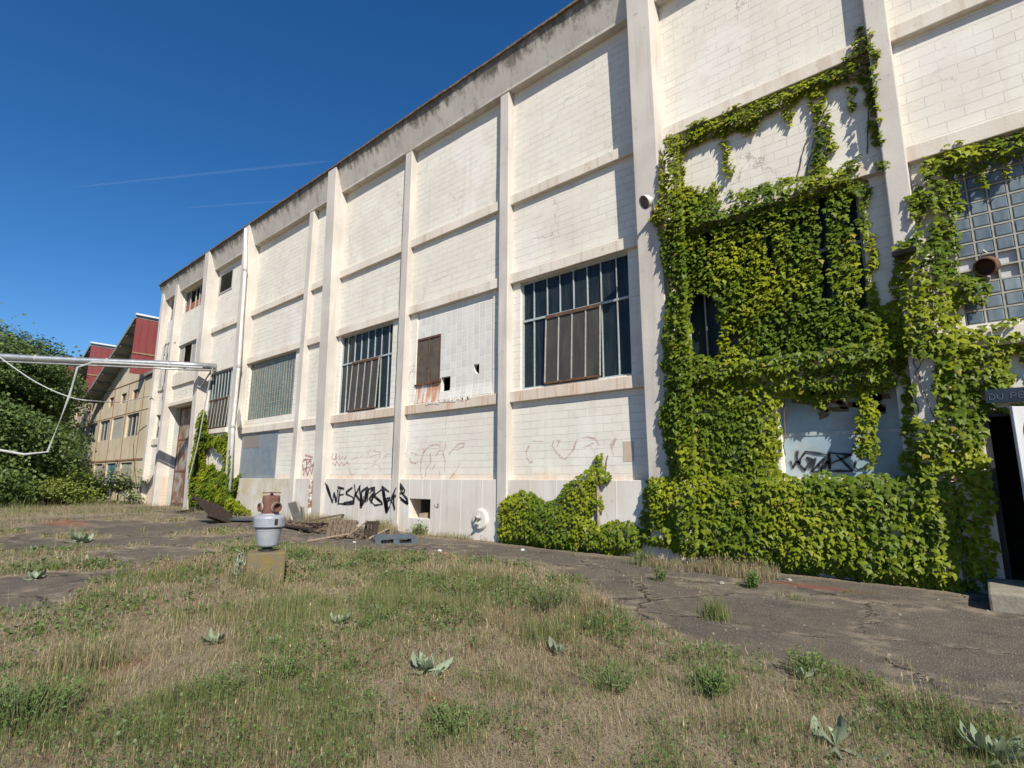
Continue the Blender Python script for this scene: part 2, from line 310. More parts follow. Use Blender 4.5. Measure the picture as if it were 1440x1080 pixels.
# ------------------------------------------------------------------ mesh builder
class MB:
    def __init__(s): s.v = []; s.f = []
    def add(s, vs, fs):
        o = len(s.v); s.v += [tuple(map(float, v)) for v in vs]; s.f += [tuple(i+o for i in f) for f in fs]; return s
    def box(s, x0, x1, y0, y1, z0, z1):
        return s.add([(x0, y0, z0), (x1, y0, z0), (x1, y1, z0), (x0, y1, z0), (x0, y0, z1), (x1, y0, z1), (x1, y1, z1), (x0, y1, z1)],
                     [(0, 3, 2, 1), (4, 5, 6, 7), (0, 1, 5, 4), (1, 2, 6, 5), (2, 3, 7, 6), (3, 0, 4, 7)])
    def obox(s, c, ax, ay, az, hx, hy, hz):        # oriented box
        c, ax, ay, az = [np.array(q, float) for q in (c, ax, ay, az)]
        vs = [c+ax*hx*a+ay*hy*b+az*hz*d for d in (-1, 1) for a, b in ((-1, -1), (1, -1), (1, 1), (-1, 1))]
        return s.add(vs, [(0, 3, 2, 1), (4, 5, 6, 7), (0, 1, 5, 4), (1, 2, 6, 5), (2, 3, 7, 6), (3, 0, 4, 7)])
    def bar(s, a, b, w, h, up=(0, 0, 1)):          # square bar from a to b
        a = np.array(a, float); b = np.array(b, float); ax = b-a; L = np.linalg.norm(ax); ax /= L
        up = np.array(up, float); ay = np.cross(up, ax); n = np.linalg.norm(ay)
        if n < 1e-4: ay = np.cross(np.array([0, 1, 0.]), ax); n = np.linalg.norm(ay)
        ay /= n; az = np.cross(ax, ay)
        return s.obox((a+b)/2, ax, ay, az, L/2, w/2, h/2)
    def tube(s, pts, r, n=10, cap=True):
        pts = [np.array(p, float) for p in pts]; k = len(pts); rs = r if isinstance(r, (list, tuple)) else [r]*k
        o = len(s.v); ref = np.array([.13, .27, .95])
        for i, p in enumerate(pts):
            d = pts[min(i+1, k-1)]-pts[max(i-1, 0)]; d /= (np.linalg.norm(d)+1e-9)
            u = np.cross(d, ref); u /= (np.linalg.norm(u)+1e-9); w = np.cross(d, u)
            for j in range(n):
                a = 2*PI*j/n; q = p+rs[i]*(u*math.cos(a)+w*math.sin(a)); s.v.append(tuple(q))
        for i in range(k-1):
            for j in range(n):
                s.f.append((o+i*n+j, o+i*n+(j+1) % n, o+(i+1)*n+(j+1) % n, o+(i+1)*n+j))
        if cap: s.f.append(tuple(o+j for j in range(n))[::-1]); s.f.append(tuple(o+(k-1)*n+j for j in range(n)))
        return s
    def lathe(s, prof, origin=(0, 0, 0), axis=(0, 0, 1), n=24, cap=True):
        ax = _n(axis); u = np.cross(ax, np.array([.3, .9, .1]) if abs(ax[1]) < .8 else np.array([1., 0, 0])); u /= np.linalg.norm(u); w = np.cross(ax, u)
        o = len(s.v); og = np.array(origin, float)
        for r, h in prof:
            for j in range(n):
                a = 2*PI*j/n; s.v.append(tuple(og+ax*h+r*(u*math.cos(a)+w*math.sin(a))))
        for i in range(len(prof)-1):
            for j in range(n): s.f.append((o+i*n+j, o+i*n+(j+1) % n, o+(i+1)*n+(j+1) % n, o+(i+1)*n+j))
        if cap:
            s.f.append(tuple(o+j for j in range(n))[::-1]); s.f.append(tuple(o+(len(prof)-1)*n+j for j in range(n)))
        return s
    def prism_x(s, poly, x0, x1):                 # polygon in (y,z) swept along x
        n = len(poly); vs = [(x0, y, z) for y, z in poly]+[(x1, y, z) for y, z in poly]
        return s.add(vs, [tuple(range(n))[::-1], tuple(range(n, 2*n))]+[(i, (i+1) % n, n+(i+1) % n, n+i) for i in range(n)])
    def prism_y(s, poly, y0, y1):                 # polygon in (x,z) swept along y
        n = len(poly); vs = [(x, y0, z) for x, z in poly]+[(x, y1, z) for x, z in poly]
        return s.add(vs, [tuple(range(n)), tuple(range(n, 2*n))[::-1]]+[(i, n+i, n+(i+1) % n, (i+1) % n) for i in range(n)])
    def holed(s, x0, x1, z0, z1, y0, y1, holes):  # slab in xz with rectangular holes, as boxes
        xs = sorted({x0, x1, *[min(max(h[k], x0), x1) for h in holes for k in (0, 1)]})
        for a, b in zip(xs[:-1], xs[1:]):
            if b-a < 1e-6: continue
            m = (a+b)/2; cuts = sorted((max(h[2], z0), min(h[3], z1)) for h in holes if h[0] < m < h[1])
            z = z0
            for c, d in cuts:
                if c > z+1e-6: s.box(a, b, y0, y1, z, c)
                z = max(z, d)
            if z < z1-1e-6: s.box(a, b, y0, y1, z, z1)
        return s
    def build(s, name, mat, parent=None, smooth=False, bevel=0, loc=None):
        me = bpy.data.meshes.new(name); v = s.v
        if loc is not None: v = [(a-loc[0], b-loc[1], c-loc[2]) for a, b, c in v]
        me.from_pydata(v, [], s.f); me.validate(); me.materials.append(mat); 
        if smooth: me.polygons.foreach_set('use_smooth', [True]*len(me.polygons))
        o = bpy.data.objects.new(name, me); C_.objects.link(o)
        if loc is not None: o.location = loc
        if parent is not None: attach(o, parent)
        if bevel:
            b = o.modifiers.new('bevel', 'BEVEL'); b.width = bevel; b.segments = 2; b.limit_method = 'ANGLE'; b.angle_limit = .7
        return o
def wloc(o):
    p = Vector((0, 0, 0))
    while o is not None: p = p+o.location; o = o.parent
    return p
def attach(o, parent):
    o.location = o.location-wloc(parent); o.parent = parent
def tag(o, label=None, cat=None, group=None, kind=None):
    if label: o['label'] = label
    if cat: o['category'] = cat
    if group: o['group'] = group
    if kind: o['kind'] = kind
    return o
def empty(name, loc, label=None, cat=None, group=None):
    o = bpy.data.objects.new(name, None); C_.objects.link(o); o.location = loc; o.empty_display_size = .3
    return tag(o, label, cat, group)
def npmesh(name, V, F, col=None, mat=None, parent=None, loc=(0, 0, 0), smooth=False):
    V = np.asarray(V, np.float32)-np.asarray(loc, np.float32); F = np.asarray(F, np.int32)
    me = bpy.data.meshes.new(name); m, k = F.shape
    me.vertices.add(len(V)); me.vertices.foreach_set('co', V.ravel())
    me.loops.add(m*k); me.loops.foreach_set('vertex_index', F.ravel())
    me.polygons.add(m); me.polygons.foreach_set('loop_start', np.arange(0, m*k, k, dtype=np.int32)); me.polygons.foreach_set('loop_total', np.full(m, k, np.int32))
    if smooth: me.polygons.foreach_set('use_smooth', np.ones(m, bool))
    me.update(calc_edges=True)
    if col is not None:
        ca = me.color_attributes.new('Col', 'FLOAT_COLOR', 'POINT'); c4 = np.ones((len(V), 4), np.float32); c4[:, :3] = col; ca.data.foreach_set('color', c4.ravel())
    if mat: me.materials.append(mat)
    o = bpy.data.objects.new(name, me); C_.objects.link(o); o.location = loc
    if parent is not None: attach(o, parent)
    return o
def instances(tv, tf, P, A, B, N, S):
    """template tv (n,3) placed at P with axes A,B,N scaled by S -> verts, faces"""
    n = len(P); tv = np.asarray(tv); tf = np.asarray(tf)
    S = np.asarray(S).reshape(n, -1)
    if S.shape[1] == 1: S = np.repeat(S, 3, 1)
    V = P[:, None, :]+tv[None, :, 0, None]*A[:, None, :]*S[:, 0, None, None]+tv[None, :, 1, None]*B[:, None, :]*S[:, 1, None, None]+tv[None, :, 2, None]*N[:, None, :]*S[:, 2, None, None]
    F = tf[None]+(np.arange(n)*len(tv))[:, None, None]
    return V.reshape(-1, 3), F.reshape(-1, tf.shape[1])
def nrm(a): return a/(np.linalg.norm(a, axis=-1, keepdims=True)+1e-9)

# ------------------------------------------------------------------ the factory
ZL = dict(band=1.65, sill=(3.75, 4.05), lintel=(7.2, 7.5), up=(9.65, 9.95), corn=13.38, top=14.42)
PIL = [(3.95, 4.55, .35, .60), (-.70, -.36, .24, .24), (-5.45, -4.85, .33, .60), (-10.0, -9.65, .24, .24), (-14.65, -14.28, .24, .24), (-19.45, -18.82, .30, .60),
       (-21.45, -21.08, .24, .24), (-27.5, -26.87, .35, .62), (-32.55, -31.95, .38, .65), (-37.9, -37.45, .38, .40), (-40.6, -40.15, .30, .40)]
def pil_d(p, z): return p[2]+(p[3]-p[2])*np.clip(z/14.4, 0, 1)
fac = empty('factory_building', (-16, 0, 0), 'long three-storey white painted factory of concrete block bays with pilasters and ivy', 'factory')
HOLES = [(-9.37, -5.95, 4.10, 7.203), (-18.62, -15.27, 4.10, 7.203), (-31.85, -28.75, 4.2, 7.35), (-26.72, -22.17, 4.40, 7.203), (-13.92, -10.42, 4.053, 7.203),
         (-4.57, -1.15, 4.10, 7.203), (.1, 3.6, 4.15, 7.203), (-2.85, -.93, 1.72, 3.52), (.12, 1.38, -.1, 2.75), (-13.78, -12.77, .46, 1.04),
         (-37.45, -32.5, -.1, 5.95), (-37.4, -34.4, 8.15, 9.82), (-37.4, -34.4, 11.9, 13.37), (-40.1, -38.6, 4.15, 5.65), (-40.1, -38.6, 8.1, 9.7), (-40.0, -38.2, 11.9, 13.37), (-31.69, -29.9, 11.87, 13.1)]
MB().holed(-40.6, 9, 0, 13.6, 0, .3, HOLES).build('block_wall', M['block'], fac)
bays = [(-.36, 3.95), (-4.85, -.70), (-9.65, -5.45), (-14.28, -10.0), (-18.82, -14.65), (-21.08, -19.45), (-26.87, -21.45), (-31.95, -27.5)]
for i, (a, b) in enumerate(bays):
    hs = [(-13.78, -12.77, .46, 1.04), (.12, 1.38, -.1, 2.75)]
    MB().holed(a-.02, b+.02, -.05, 1.65 if i < 7 else 1.2, -.18, .01, [h for h in hs if a-.1 < h[0] < b]).build('base_course', M['baseyellow' if i == 6 else 'base'], fac, bevel=.012)

MB().holed(4.55, 9, -.05, 1.65, -.18, .01, []).build('base_course', M['base'], fac)
for p in PIL:
    mb = MB(); n = 14; zt = 14.41 if p[3] > .3 else 13.5
    zs = np.linspace(-.05, zt, n+1)
    vs = []
    for z in zs:
        d = float(pil_d(p, z)); j = .006*(random.random()-.5)
        vs += [(p[0]+j, -d+j, z), (p[1]+j, -d-j, z), (p[1]+j, .02, z), (p[0]+j, .02, z)]
    fs = [(0, 3, 2, 1), tuple(4*n+k for k in range(4))]
    for i in range(n):
        for k in range(4): fs.append((4*i+k, 4*i+(k+1) % 4, 4*i+4+(k+1) % 4, 4*i+4+k))
    mb.add(vs, fs).build('pilaster', M['conc'], fac, bevel=.02)
rustwin = {2, 4}
for i, (a, b) in enumerate(bays):
    for nm in ('sill', 'lintel', 'up'):
        if i == 7 and nm != 'up': continue
        z0, z1 = ZL[nm]
        d = .12+.012*random.random()
        mtl = M['rustsill'] if (nm == 'sill' and i in (2, 3, 4)) else M['beam']
        n = 9; mb = MB(); vs = []
        for k in range(n+1):
            x = a-.02+(b-a+.04)*k/n; j = .008*(random.random()-.5); q = .008*(random.random()-.5)
            vs += [(x, -d+j, z0+q), (x, .015, z0), (x, .015, z1), (x, -d+j, z1+q)]
        fs = [(0, 3, 2, 1), tuple(4*n+k for k in range(4))]
        for k in range(n):
            for q in range(4): fs.append((4*k+q, 4*k+(q+1) % 4, 4*k+4+(q+1) % 4, 4*k+4+q))
        mb.add(vs, fs).build('ledge_beam', mtl, fac, bevel=.014)
# left end: beam over the big doorway and sills
MB().box(-37.5, -32.5, -.12, .02, 7.2, 8.0).build('ledge_beam', M['beam'], fac, bevel=.015)
MB().box(-37.4, -32.5, -.2, .015, 5.952, 6.18).build('door_lintel', M['beam'], fac, bevel=.015)
MB().box(-40.17, -37.85, -.1, .02, 7.2, 7.6).build('ledge_beam', M['beam'], fac, bevel=.015)
MB().box(-31.9, -28.7, -.1, .02, 3.95, 4.197).build('ledge_beam', M['beam'], fac, bevel=.015)
MB().box(-40.17, -37.85, -.1, .02, 3.7, 4.1).build('ledge_beam', M['beam'], fac, bevel=.015)
# cornice
cz = [(.0, 13.38), (-.255, 13.38), (-.27, 13.45), (-.575, 14.42), (.0, 14.42)]
mb = MB(); xs = np.linspace(-40.62, 9, 60); vs = []
for x in xs:
    for k, (y, z) in enumerate(cz):
        j = .012*(random.random()-.5) if k in (1, 2) else 0
        vs.append((x, y+j, z+j))
fs = [tuple(range(5))[::-1], tuple(59*5+k for k in range(5))]
for i in range(59):
    for k in range(5): fs.append((5*i+k, 5*i+(k+1) % 5, 5*i+5+(k+1) % 5, 5*i+5+k))
mb.add(vs, fs).build('cornice', M['cornice'], fac)
mb = MB(); x = -40.72
while x < 9:                                   # ragged roof edge, length by length
    w = .5+.5*random.random(); j = .02*(random.random()-.5)
    mb.box(x+.004, x+w-.004, -.635+j, 12, 14.423, 14.49+.015*random.random()); x += w
mb.build('roof', M['rim'], fac)
MB().box(-40.6, -40.3, .3, 12, 0, 14.4).box(8.7, 9, .3, 12, 0, 14.4).box(-40.3, 8.7, 11.7, 12, 0, 14.4).build('rear_wall', M['beam'], fac)
MB().box(-40.3, 8.7, .6, 11.7, -.04, .02).box(-40.3, 8.7, .45, 11.7, 7.4, 7.6).box(-40.3, 8.7, 5, 5.1, .02, 7.4).box(-40.3, 8.7, 5, 5.1, 7.6, 14.4).build('interior', M['inside'], fac)

# steel windows
def steel_window(x0, x1, z0, z1, bars, ztr, vent, panes=None, brk=()):
    y = .12
    fr = MB().box(x0, x0+.05, y-.03, y+.03, z0, z1).box(x1-.05, x1, y-.03, y+.03, z0, z1).box(x0+.05, x1-.05, y-.03, y+.03, z0, z0+.05).box(x0+.05, x1-.05, y-.03, y+.03, z1-.06, z1)
    f = fr.build('window', M['bar'], fac)
    f['label'] = 'tall steel factory window with dark panes between pale blue bars'
    MB().box(x0+.05, x1-.05, y+.012, y+.02, z0+.05, z1-.06).build('pane', M['glass'], f)
    mu = MB()
    for b in bars: mu.box(b-.013, b+.013, y-.028, y+.008, z0+.05, z1-.06)
    mu.box(x0+.05, x1-.05, y-.034, y+.004, ztr-.03, ztr+.03).build('glazing_bar', M['bar'], f)
    if vent:
        a, b = vent
        # tilted out hopper sash
        v = MB(); zt = ztr-.05; th = .035
        yt, yb = y-.05, y-.13
        v.obox(((a+b)/2, (yt+yb)/2, (zt+z0+.07)/2), (1, 0, 0), (0, 1, 0), _n((0, yt-yb, zt-z0-.07)), (b-a)/2, .006, (zt-z0-.07)/2)
        v.build('vent_sash', M['dirtyglass'], f)
        g = MB(); tl = lambda x, k: (x, yb+(yt-yb)*k-.012, z0+.07+(zt-z0-.07)*k)
        nb = max(3, len([q for q in bars if a-.05 <= q <= b+.05]))
        for q in np.linspace(a, b, nb): g.bar(tl(q, 0), tl(q, 1), .03, .03)
        g.build('glazing_bar', M['frame'], f)
        r = MB(); r.bar(tl(a, 0), tl(b, 0), .05, .05).build('rusty_rail', M['rustbar'], f); MB().bar(tl(a, 1), tl(b, 1), .06, .09).build('rusty_rail', M['rustbar'], f)
    return f
wb = [-8.95, -8.49, -8.06, -7.62, -7.19, -6.78, -6.33]
steel_window(-9.37, -5.95, 4.10, 7.2, wb, 6.05, (-8.50, -6.80))
steel_window(-18.62, -15.27, 4.10, 7.2, [x-9.27 for x in wb], 6.05, (-17.8, -16.1))
steel_window(-31.85, -28.75, 4.2, 7.35, [-31.85+.39*k for k in range(1, 8)], 5.85, (-31.5, -29.1))
steel_window(-4.57, -1.15, 4.10, 7.2, [x+4.78 for x in wb], 6.05, (-3.7, -2.0))

# glass block windows
def gblock(x0, x1, z0, z1, nx, nz, glass, skip=(), rim=.012, yb=.10):
    f = MB(); dx = (x1-x0)/nx; dz = (z1-z0)/nz
    for i in range(nx+1): f.box(x0+i*dx-rim, x0+i*dx+rim, yb, yb+.06, z0, z1)
    for j in range(nz+1):
        for i in range(nx): f.box(x0+i*dx+rim, x0+(i+1)*dx-rim, yb+.001, yb+.059, z0+j*dz-rim, z0+j*dz+rim)
    w = f.build('glass_block_window', M['mortar'], fac)
    g = MB()
    for i in range(nx):
        for j in range(nz):
            if (i, j) in skip: continue
            a, b, c, d = x0+i*dx+rim, x0+(i+1)*dx-rim, z0+j*dz+rim, z0+(j+1)*dz-rim; e = .022
            t1, t2, t3 = .008*(random.random()-.5), .008*(random.random()-.5), .006*(random.random()-.5)
            g.add([(a, yb+.02, c), (b, yb+.02, c), (b, yb+.02, d), (a, yb+.02, d), (a+e, yb-.004+t1, c+e), (b-e, yb-.004+t2, c+e), (b-e, yb-.004+t2+t3, d-e), (a+e, yb-.004+t1+t3, d-e)],
                  [(4, 5, 6, 7), (0, 1, 5, 4), (1, 2, 6, 5), (2, 3, 7, 6), (3, 0, 4, 7)])
    g.build('glass_block', glass, w)
    return w
g1 = gblock(-26.70, -22.19, 4.42, 7.19, 19, 12, M['gblock'], {(0, 11)})
g1['label'] = 'greenish glass block window above the blue grey sheet'
g2 = gblock(.11, 3.58, 4.17, 7.19, 14, 13, M['gblue'], {(0, 4), (1, 4), (1, 3), (0, 3), (2, 4), (2, 3)}, .013)
g2['label'] = 'blue glass block window with a broken gap and duct'
MB().box(.0, .098, .02, .16, 4.1, 7.2).build('window_jamb', M['beam'], fac)
MB().box(.12, .95, .165, .175, 4.85, 5.37).build('broken_panel', M['doorwhite'], g2)
du = MB(); dc = wl(1388, 372, -.1)
du.lathe([(.14, -.05), (.155, .0), (.15, .22), (.135, .225), (.13, 0)], dc+np.array([.02, .15, .02]), (-.25, -.9, -.30), 20)
du.build('vent_duct', M['rustbar'], g2, smooth=False)
MB().tube([wl(1378, 362, -.05), wl(1383, 352, -.12), wl(1390, 357, -.18)], .012, 8).build('duct_strap', M['lampgrey'], g2)

# painted tile wall with shutter and holes
tile = MB().holed(-13.92, -10.42, 4.05, 7.2, .03, .16, [(-13.9, -12.73, 4.72, 6.3), (-12.67, -12.24, 4.38, 4.84)])
# irregular second hole cut as its own little frame
tile = MB().holed(-13.92, -10.42, 4.46, 7.2, .03, .16, [(-13.9, -12.73, 4.72, 6.3), (-12.67, -12.24, 4.38, 4.84), (-11.23, -10.99, 4.76, 5.06)])
tile.add([(-11.23, .031, 4.76), (-11.09, .031, 4.76), (-11.23, .031, 4.88), (-11.23, .15, 4.76), (-11.09, .15, 4.76), (-11.23, .15, 4.88)], [(0, 1, 2), (1, 4, 5, 2)])
tile.build('tile_wall', M['tile'], fac)
MB().prism_x([(-.02, 4.053), (-.03, 4.12), (.028, 4.46), (.16, 4.46), (.16, 4.053)], -13.9, -12.67).prism_x([(-.02, 4.053), (-.03, 4.12), (.028, 4.46), (.16, 4.46), (.16, 4.053)], -12.24, -10.44).prism_x([(-.02, 4.053), (-.03, 4.12), (.014, 4.378), (.16, 4.378), (.16, 4.053)], -12.67, -12.24).build('inner_sill', M['tile'], fac)
sh = MB().box(-13.895, -13.84, .02, .1, 4.73, 6.295).box(-12.79, -12.735, .02, .1, 4.73, 6.295).box(-13.84, -12.79, .02, .1, 6.23, 6.295).box(-13.34, -13.3, .025, .1, 4.78, 6.23).box(-13.84, -12.79, .02, .1, 4.73, 4.78).build('steel_shutter', M['rustbar'], fac)
MB().box(-13.84, -13.34, .05, .06, 4.78, 6.23).box(-13.3, -12.79, .05, .06, 4.78, 6.23).build('shutter_leaf', M['shutter'], sh)
MB().box(-13.93, -13.5, -.035, .03, 4.69, 4.735).box(-13.45, -13.0, -.03, .03, 4.68, 4.73).box(-12.98, -12.66, -.05, .03, 4.70, 4.80).build('shutter_rail', M['rustbar'], sh)
cr = MB()
for k in range(16):
    x = -13.2+k*.13+.1*random.random()
    if x < -11.2: cr.obox((x, -.125, 4.0+.05*random.random()), (1, 0, .2), (0, 1, 0), (-.2, 0, 1), .04+.05*random.random(), .012, .02+.03*random.random())
cr.build('flaking_paint', M['beam'], fac)

# blue-grey sheet, louver, opening, flue cap, recess
bp = MB().box(-26.8, -23.2, -.03, .01, 1.655, 3.72)
bp.build('sheet_panel', M['bluepanel'], fac, bevel=.01)
MB().box(-26.6, -24.9, -.037, -.0305, 3.05, 3.6).build('rust_patch', mat_simple('rust_brown_patch', (.24, .19, .16), (.20, .20, .20), 3, .7, .2), fac)
lv = MB().box(-31.69, -31.6, -.03, .08, 11.87, 13.1).box(-29.99, -29.9, -.03, .08, 11.87, 13.1).box(-31.6, -29.99, -.03, .08, 13.0, 13.1).box(-31.6, -29.99, -.03, .08, 11.87, 11.95).build('louvre', M['frame'], fac)
sl = MB()
for k in range(11): sl.obox((-30.8, .03, 12.02+k*.095), (1, 0, 0), _n((0, 1, .8)), _n((0, -.8, 1)), .8, .055, .006)
sl.build('louvre_slat', M['greyboard'], lv)
MB().box(-31.6, -29.99, .1, .11, 11.95, 13.0).build('louvre_back', M['dark'], lv)
op = MB().box(-13.80, -13.76, .302, .9, .4, 1.1).box(-12.79, -12.75, .302, .9, .4, 1.1).box(-13.76, -12.79, .302, .9, 1.06, 1.1).box(-13.76, -12.79, .302, .9, .4, .455).box(-13.8, -12.75, .9, .94, .4, 1.1).build('opening_lining', M['inside'], fac)
MB().obox((-13.3, .05, .53), (1, .2, .1), (0, 1, 0), (-.1, 0, 1), .12, .08, .08).build('rubble_lump', M['palewood'], op)
cp = wl(676, 730, -.19)
c0 = MB().lathe([(.29, 0), (.28, .05), (.25, .085), (.1, .09), (.085, .07)], (cp[0], -.18, cp[2]), (0, -1, 0), 28).build('flue_cover', M['base'], fac)
MB().tube([(cp[0], -.26, cp[2]+.05), (cp[0]-.01, -.33, cp[2]+.04), (cp[0]-.02, -.345, cp[2]-.12)], [.085, .08, .07], 12).build('flue_spout', M['frame'], c0)
rc = MB().box(-2.87, -.91, .255, .285, 2.55, 3.54).box(-2.87, -.91, .25, .285, 1.70, 2.53)
rc.build('boarding', M['lightblue'], fac)
MB().box(-2.87, -.91, .235, .25, 2.5, 2.57).build('board_rail', M['bar'], fac)
MB().box(-2.93, -2.852, -.06, .22, 1.66, 3.52).build('window_jamb', M['beam'], fac)
bt = MB()
for k in range(26):
    x = -2.7+1.7*random.random(); z = 2.85+.5*random.random(); bt.obox((x, .245, z), _n((1, 0, random.random()-.5)), (0, 1, 0), _n((random.random()-.5, 0, 1)), .05+.12*random.random(), .004, .03+.07*random.random())
bt.build('peeling_patch', M['vine'], fac)

# left end windows, doorway
def broken_window(x0, x1, z0, z1, bars):
    y = .14; f = MB().box(x0, x0+.06, y-.03, y+.03, z0, z1).box(x1-.06, x1, y-.03, y+.03, z0, z1).box(x0+.06, x1-.06, y-.03, y+.03, z0, z0+.06).box(x0+.06, x1-.06, y-.03, y+.03, z1-.06, z1)
    for b in bars: f.box(b-.03, b+.03, y-.03, y+.03, z0+.06, z1-.06)
    o = f.build('broken_window', M['frame'], fac); return o
w1 = broken_window(-37.38, -34.42, 11.92, 13.36, [-36.6, -35.7, -35.1])
MB().box(-37.2, -35.0, .16, .18, 11.98, 12.5).build('boarded_pane', mat_simple('brick_red_board', (.28, .10, .06), (.33, .15, .10), 3, .9, .1), w1)
MB().box(-37.2, -36.6, .16, .165, 12.5, 13.3).build('pane', M['dirtyglass'], w1)
w2 = broken_window(-37.38, -34.42, 8.17, 9.80, [-36.7, -35.4])
MB().box(-37.32, -36.7, .14, .15, 8.25, 9.75).box(-35.4, -34.9, .14, .15, 8.25, 9.75).build('pane', M['greyboard'], w2)
for a in ((-40.1, -38.6, 4.15, 5.65), (-40.1, -38.6, 8.1, 9.7), (-40.0, -38.2, 11.9, 13.37)):
    w = broken_window(*a, [(a[0]+a[1])/2]); MB().box(a[0]+.06, (a[0]+a[1])/2, .15, .16, a[2]+.06, (a[2]+a[3])/2).build('pane', M['dirtyglass'], w)
# doorway recess
MB().box(-37.75, -37.452, .302, .68, 0, 6.0).box(-32.49, -32.2, .302, .68, 0, 6.0).box(-37.452, -32.49, .302, .68, 5.955, 6.1).build('door_recess', M['recess'], fac)
dr = MB().box(-37.44, -34.95, .55, .6, .03, 5.94).box(-34.93, -32.5, .56, .61, .03, 5.94).build('sliding_door', M['door_rust'], fac)
dd = MB()
for z in (.1, 2.0, 3.9, 5.8): dd.box(-37.4, -32.55, .53, .55, z, z+.10)
for x in (-37.3, -35.0, -32.8): dd.box(x, x+.09, .52, .549, .05, 5.9)
dd.build('door_rail', M['rust'], dr)
# white drain pipe on the second big pilaster, stub of render
dp = [wl(345.8, 322, -.72), wl(344.7, 380, -.68), wl(340, 450, -.62), wl(336, 515, -.58), wl(327.5, 600, -.50), wl(323.3, 692, -.45)]
MB().tube(dp, .085, 12).build('downpipe', M['white'], fac, smooth=True)
pc = MB()
for q in (dp[1], dp[3], dp[4]): pc.tube([q+np.array([0, 0, -.06]), q+np.array([0, 0, .06])], .105, 12)
pc.build('pipe_collar', M['frame'], fac)
MB().add([wl(*q, -.44) for q in [(336, 573), (339, 585), (337.5, 598), (333.5, 602), (332, 590)]]+[wl(*q, -.40) for q in [(336, 573), (339, 585), (337.5, 598), (333.5, 602), (332, 590)]], [(0, 1, 2, 3, 4), (5, 9, 8, 7, 6), (0, 5, 6, 1), (1, 6, 7, 2), (2, 7, 8, 3), (3, 8, 9, 4), (4, 9, 5, 0)]).build('bare_render_patch', M['patch'], fac)
# rusty downpipe beside the third pilaster, thin post at the low ivy, conduits at the far end
q0, q1 = wl(438.5, 670, -.26), wl(432, 728, -.3)
rd = MB().tube([(q0[0], -.26, 1.6), (q0[0], -.27, .95), (q0[0]+.02, -.26, .55)], .075, 10).build('downpipe', mat_simple('rusted_white_pipe', (.60, .56, .50), (.24, .115, .07), 4, .7, .2, lo=.46, hi=.56), fac); rd['label'] = 'rusty lower downpipe'
MB().tube([(q0[0]+.02, -.26, .55), (q0[0]+.02, -.28, 0)], .07, 10).build('pipe_foot', M['white'], rd)
MB().tube([(-6.80, -.25, 1.70), (-6.80, -.25, .0)], .035, 10).build('downpipe', M['palewood'], fac)
zz = [wl(224, 545, -.45), wl(224, 492, -.45)]
for dx in (0, .55):
    x = zz[0][0]+dx; MB().tube([(x, -.45, zz[0][2]), (x, -.45, zz[1][2]), (x+.15, -.4, zz[1][2]+.25), (x+.6, -.2, zz[1][2]+.2)], .06, 8).build('conduit', M['frame'], fac)

# spray-paint strokes lying on the wall
def strokes(name, lines, mat, width, plane, lift=.004, parent=fac, wv=.35):
    mb = MB()
    for ln in lines:
        w = width
        if isinstance(ln, dict): w = ln['w']; ln = ln['p']
        pts = []
        for (a, b), (c, d) in zip(ln[:-1], ln[1:]):
            n = max(2, int(math.hypot(c-a, d-b)/2.5))
            pts += [(a+(c-a)*k/n, b+(d-b)*k/n) for k in range(n)]
        pts.append(ln[-1])
        P = [(wl(x, y, plane(x, y)-lift), plane(x, y)) for x, y in pts]
        ph = random.uniform(0, 6)
        for ki, ((p, pa), (q, qa)) in enumerate(zip(P[:-1], P[1:])):
            if abs(pa-qa) > 1e-4: continue
            d = q-p; L = np.linalg.norm(d)
            if L < 1e-5: continue
            d /= L; s_ = np.array([-d[2], 0, d[0]])*(w*(1+wv*math.sin(ph+ki*.55)+.1*random.random()))/2; e = d*w*.25
            t_ = np.array([0, .0035, 0])
            a1, a2, b1, b2 = p-e+s_, p-e-s_, q+e+s_, q+e-s_
            mb.add([a1, b1, b2, a2, a1+t_, b1+t_, b2+t_, a2+t_], [(0, 1, 2, 3), (0, 4, 5, 1), (1, 5, 6, 2), (2, 6, 7, 3), (3, 7, 4, 0)])
    return mb.build(name, mat, parent)
def P6(l): return [(420+x/6, 560+y/6) for x, y in l]
def bandplane(x, y):
    if 549.0 <= x <= 557.2: return -.245
    return -.18
big = [P6(l) for l in [
    [(218, 705), (235, 745), (285, 880), (297, 800), (315, 878), (332, 790), (328, 775)],                 # W
    [(232, 730), (255, 790), (280, 872)],
    [(330, 752), (382, 762)], [(352, 760), (340, 830), (332, 895)], [(345, 818), (378, 812)], [(332, 890), (392, 893)],     # E
    [(452, 755), (405, 790), (400, 808), (455, 835), (466, 872), (462, 888), (382, 896), (384, 880), (455, 872)],      # S
    [(470, 730), (478, 800), (462, 870)], [(520, 735), (480, 815), (520, 870), (512, 745)],                    # K
    [(528, 790), (580, 752), (560, 860), (520, 925), (528, 800)], [(545, 830), (542, 880)],                   # O
    [(580, 770), (635, 752), (640, 790), (595, 850), (640, 905)], [(588, 765), (578, 870)], [(600, 800), (630, 770)],       # R
    [(700, 770), (650, 810), (640, 830), (700, 880), (706, 895), (640, 905)], [(660, 850), (690, 870)],               # S
    [(705, 745), (715, 860), (740, 965), (775, 900)], [(705, 750), (775, 800)], [(715, 850), (770, 840)], [(735, 955), (748, 870), (770, 850)],    # E
    [(778, 880), (790, 830), (830, 730), (850, 720)], [(805, 940), (800, 830), (850, 805), (890, 795)], [(850, 720), (895, 775), (890, 800)], [(835, 820), (918, 890), (912, 850), (870, 800)], [(862, 850), (918, 893)]]]  # R
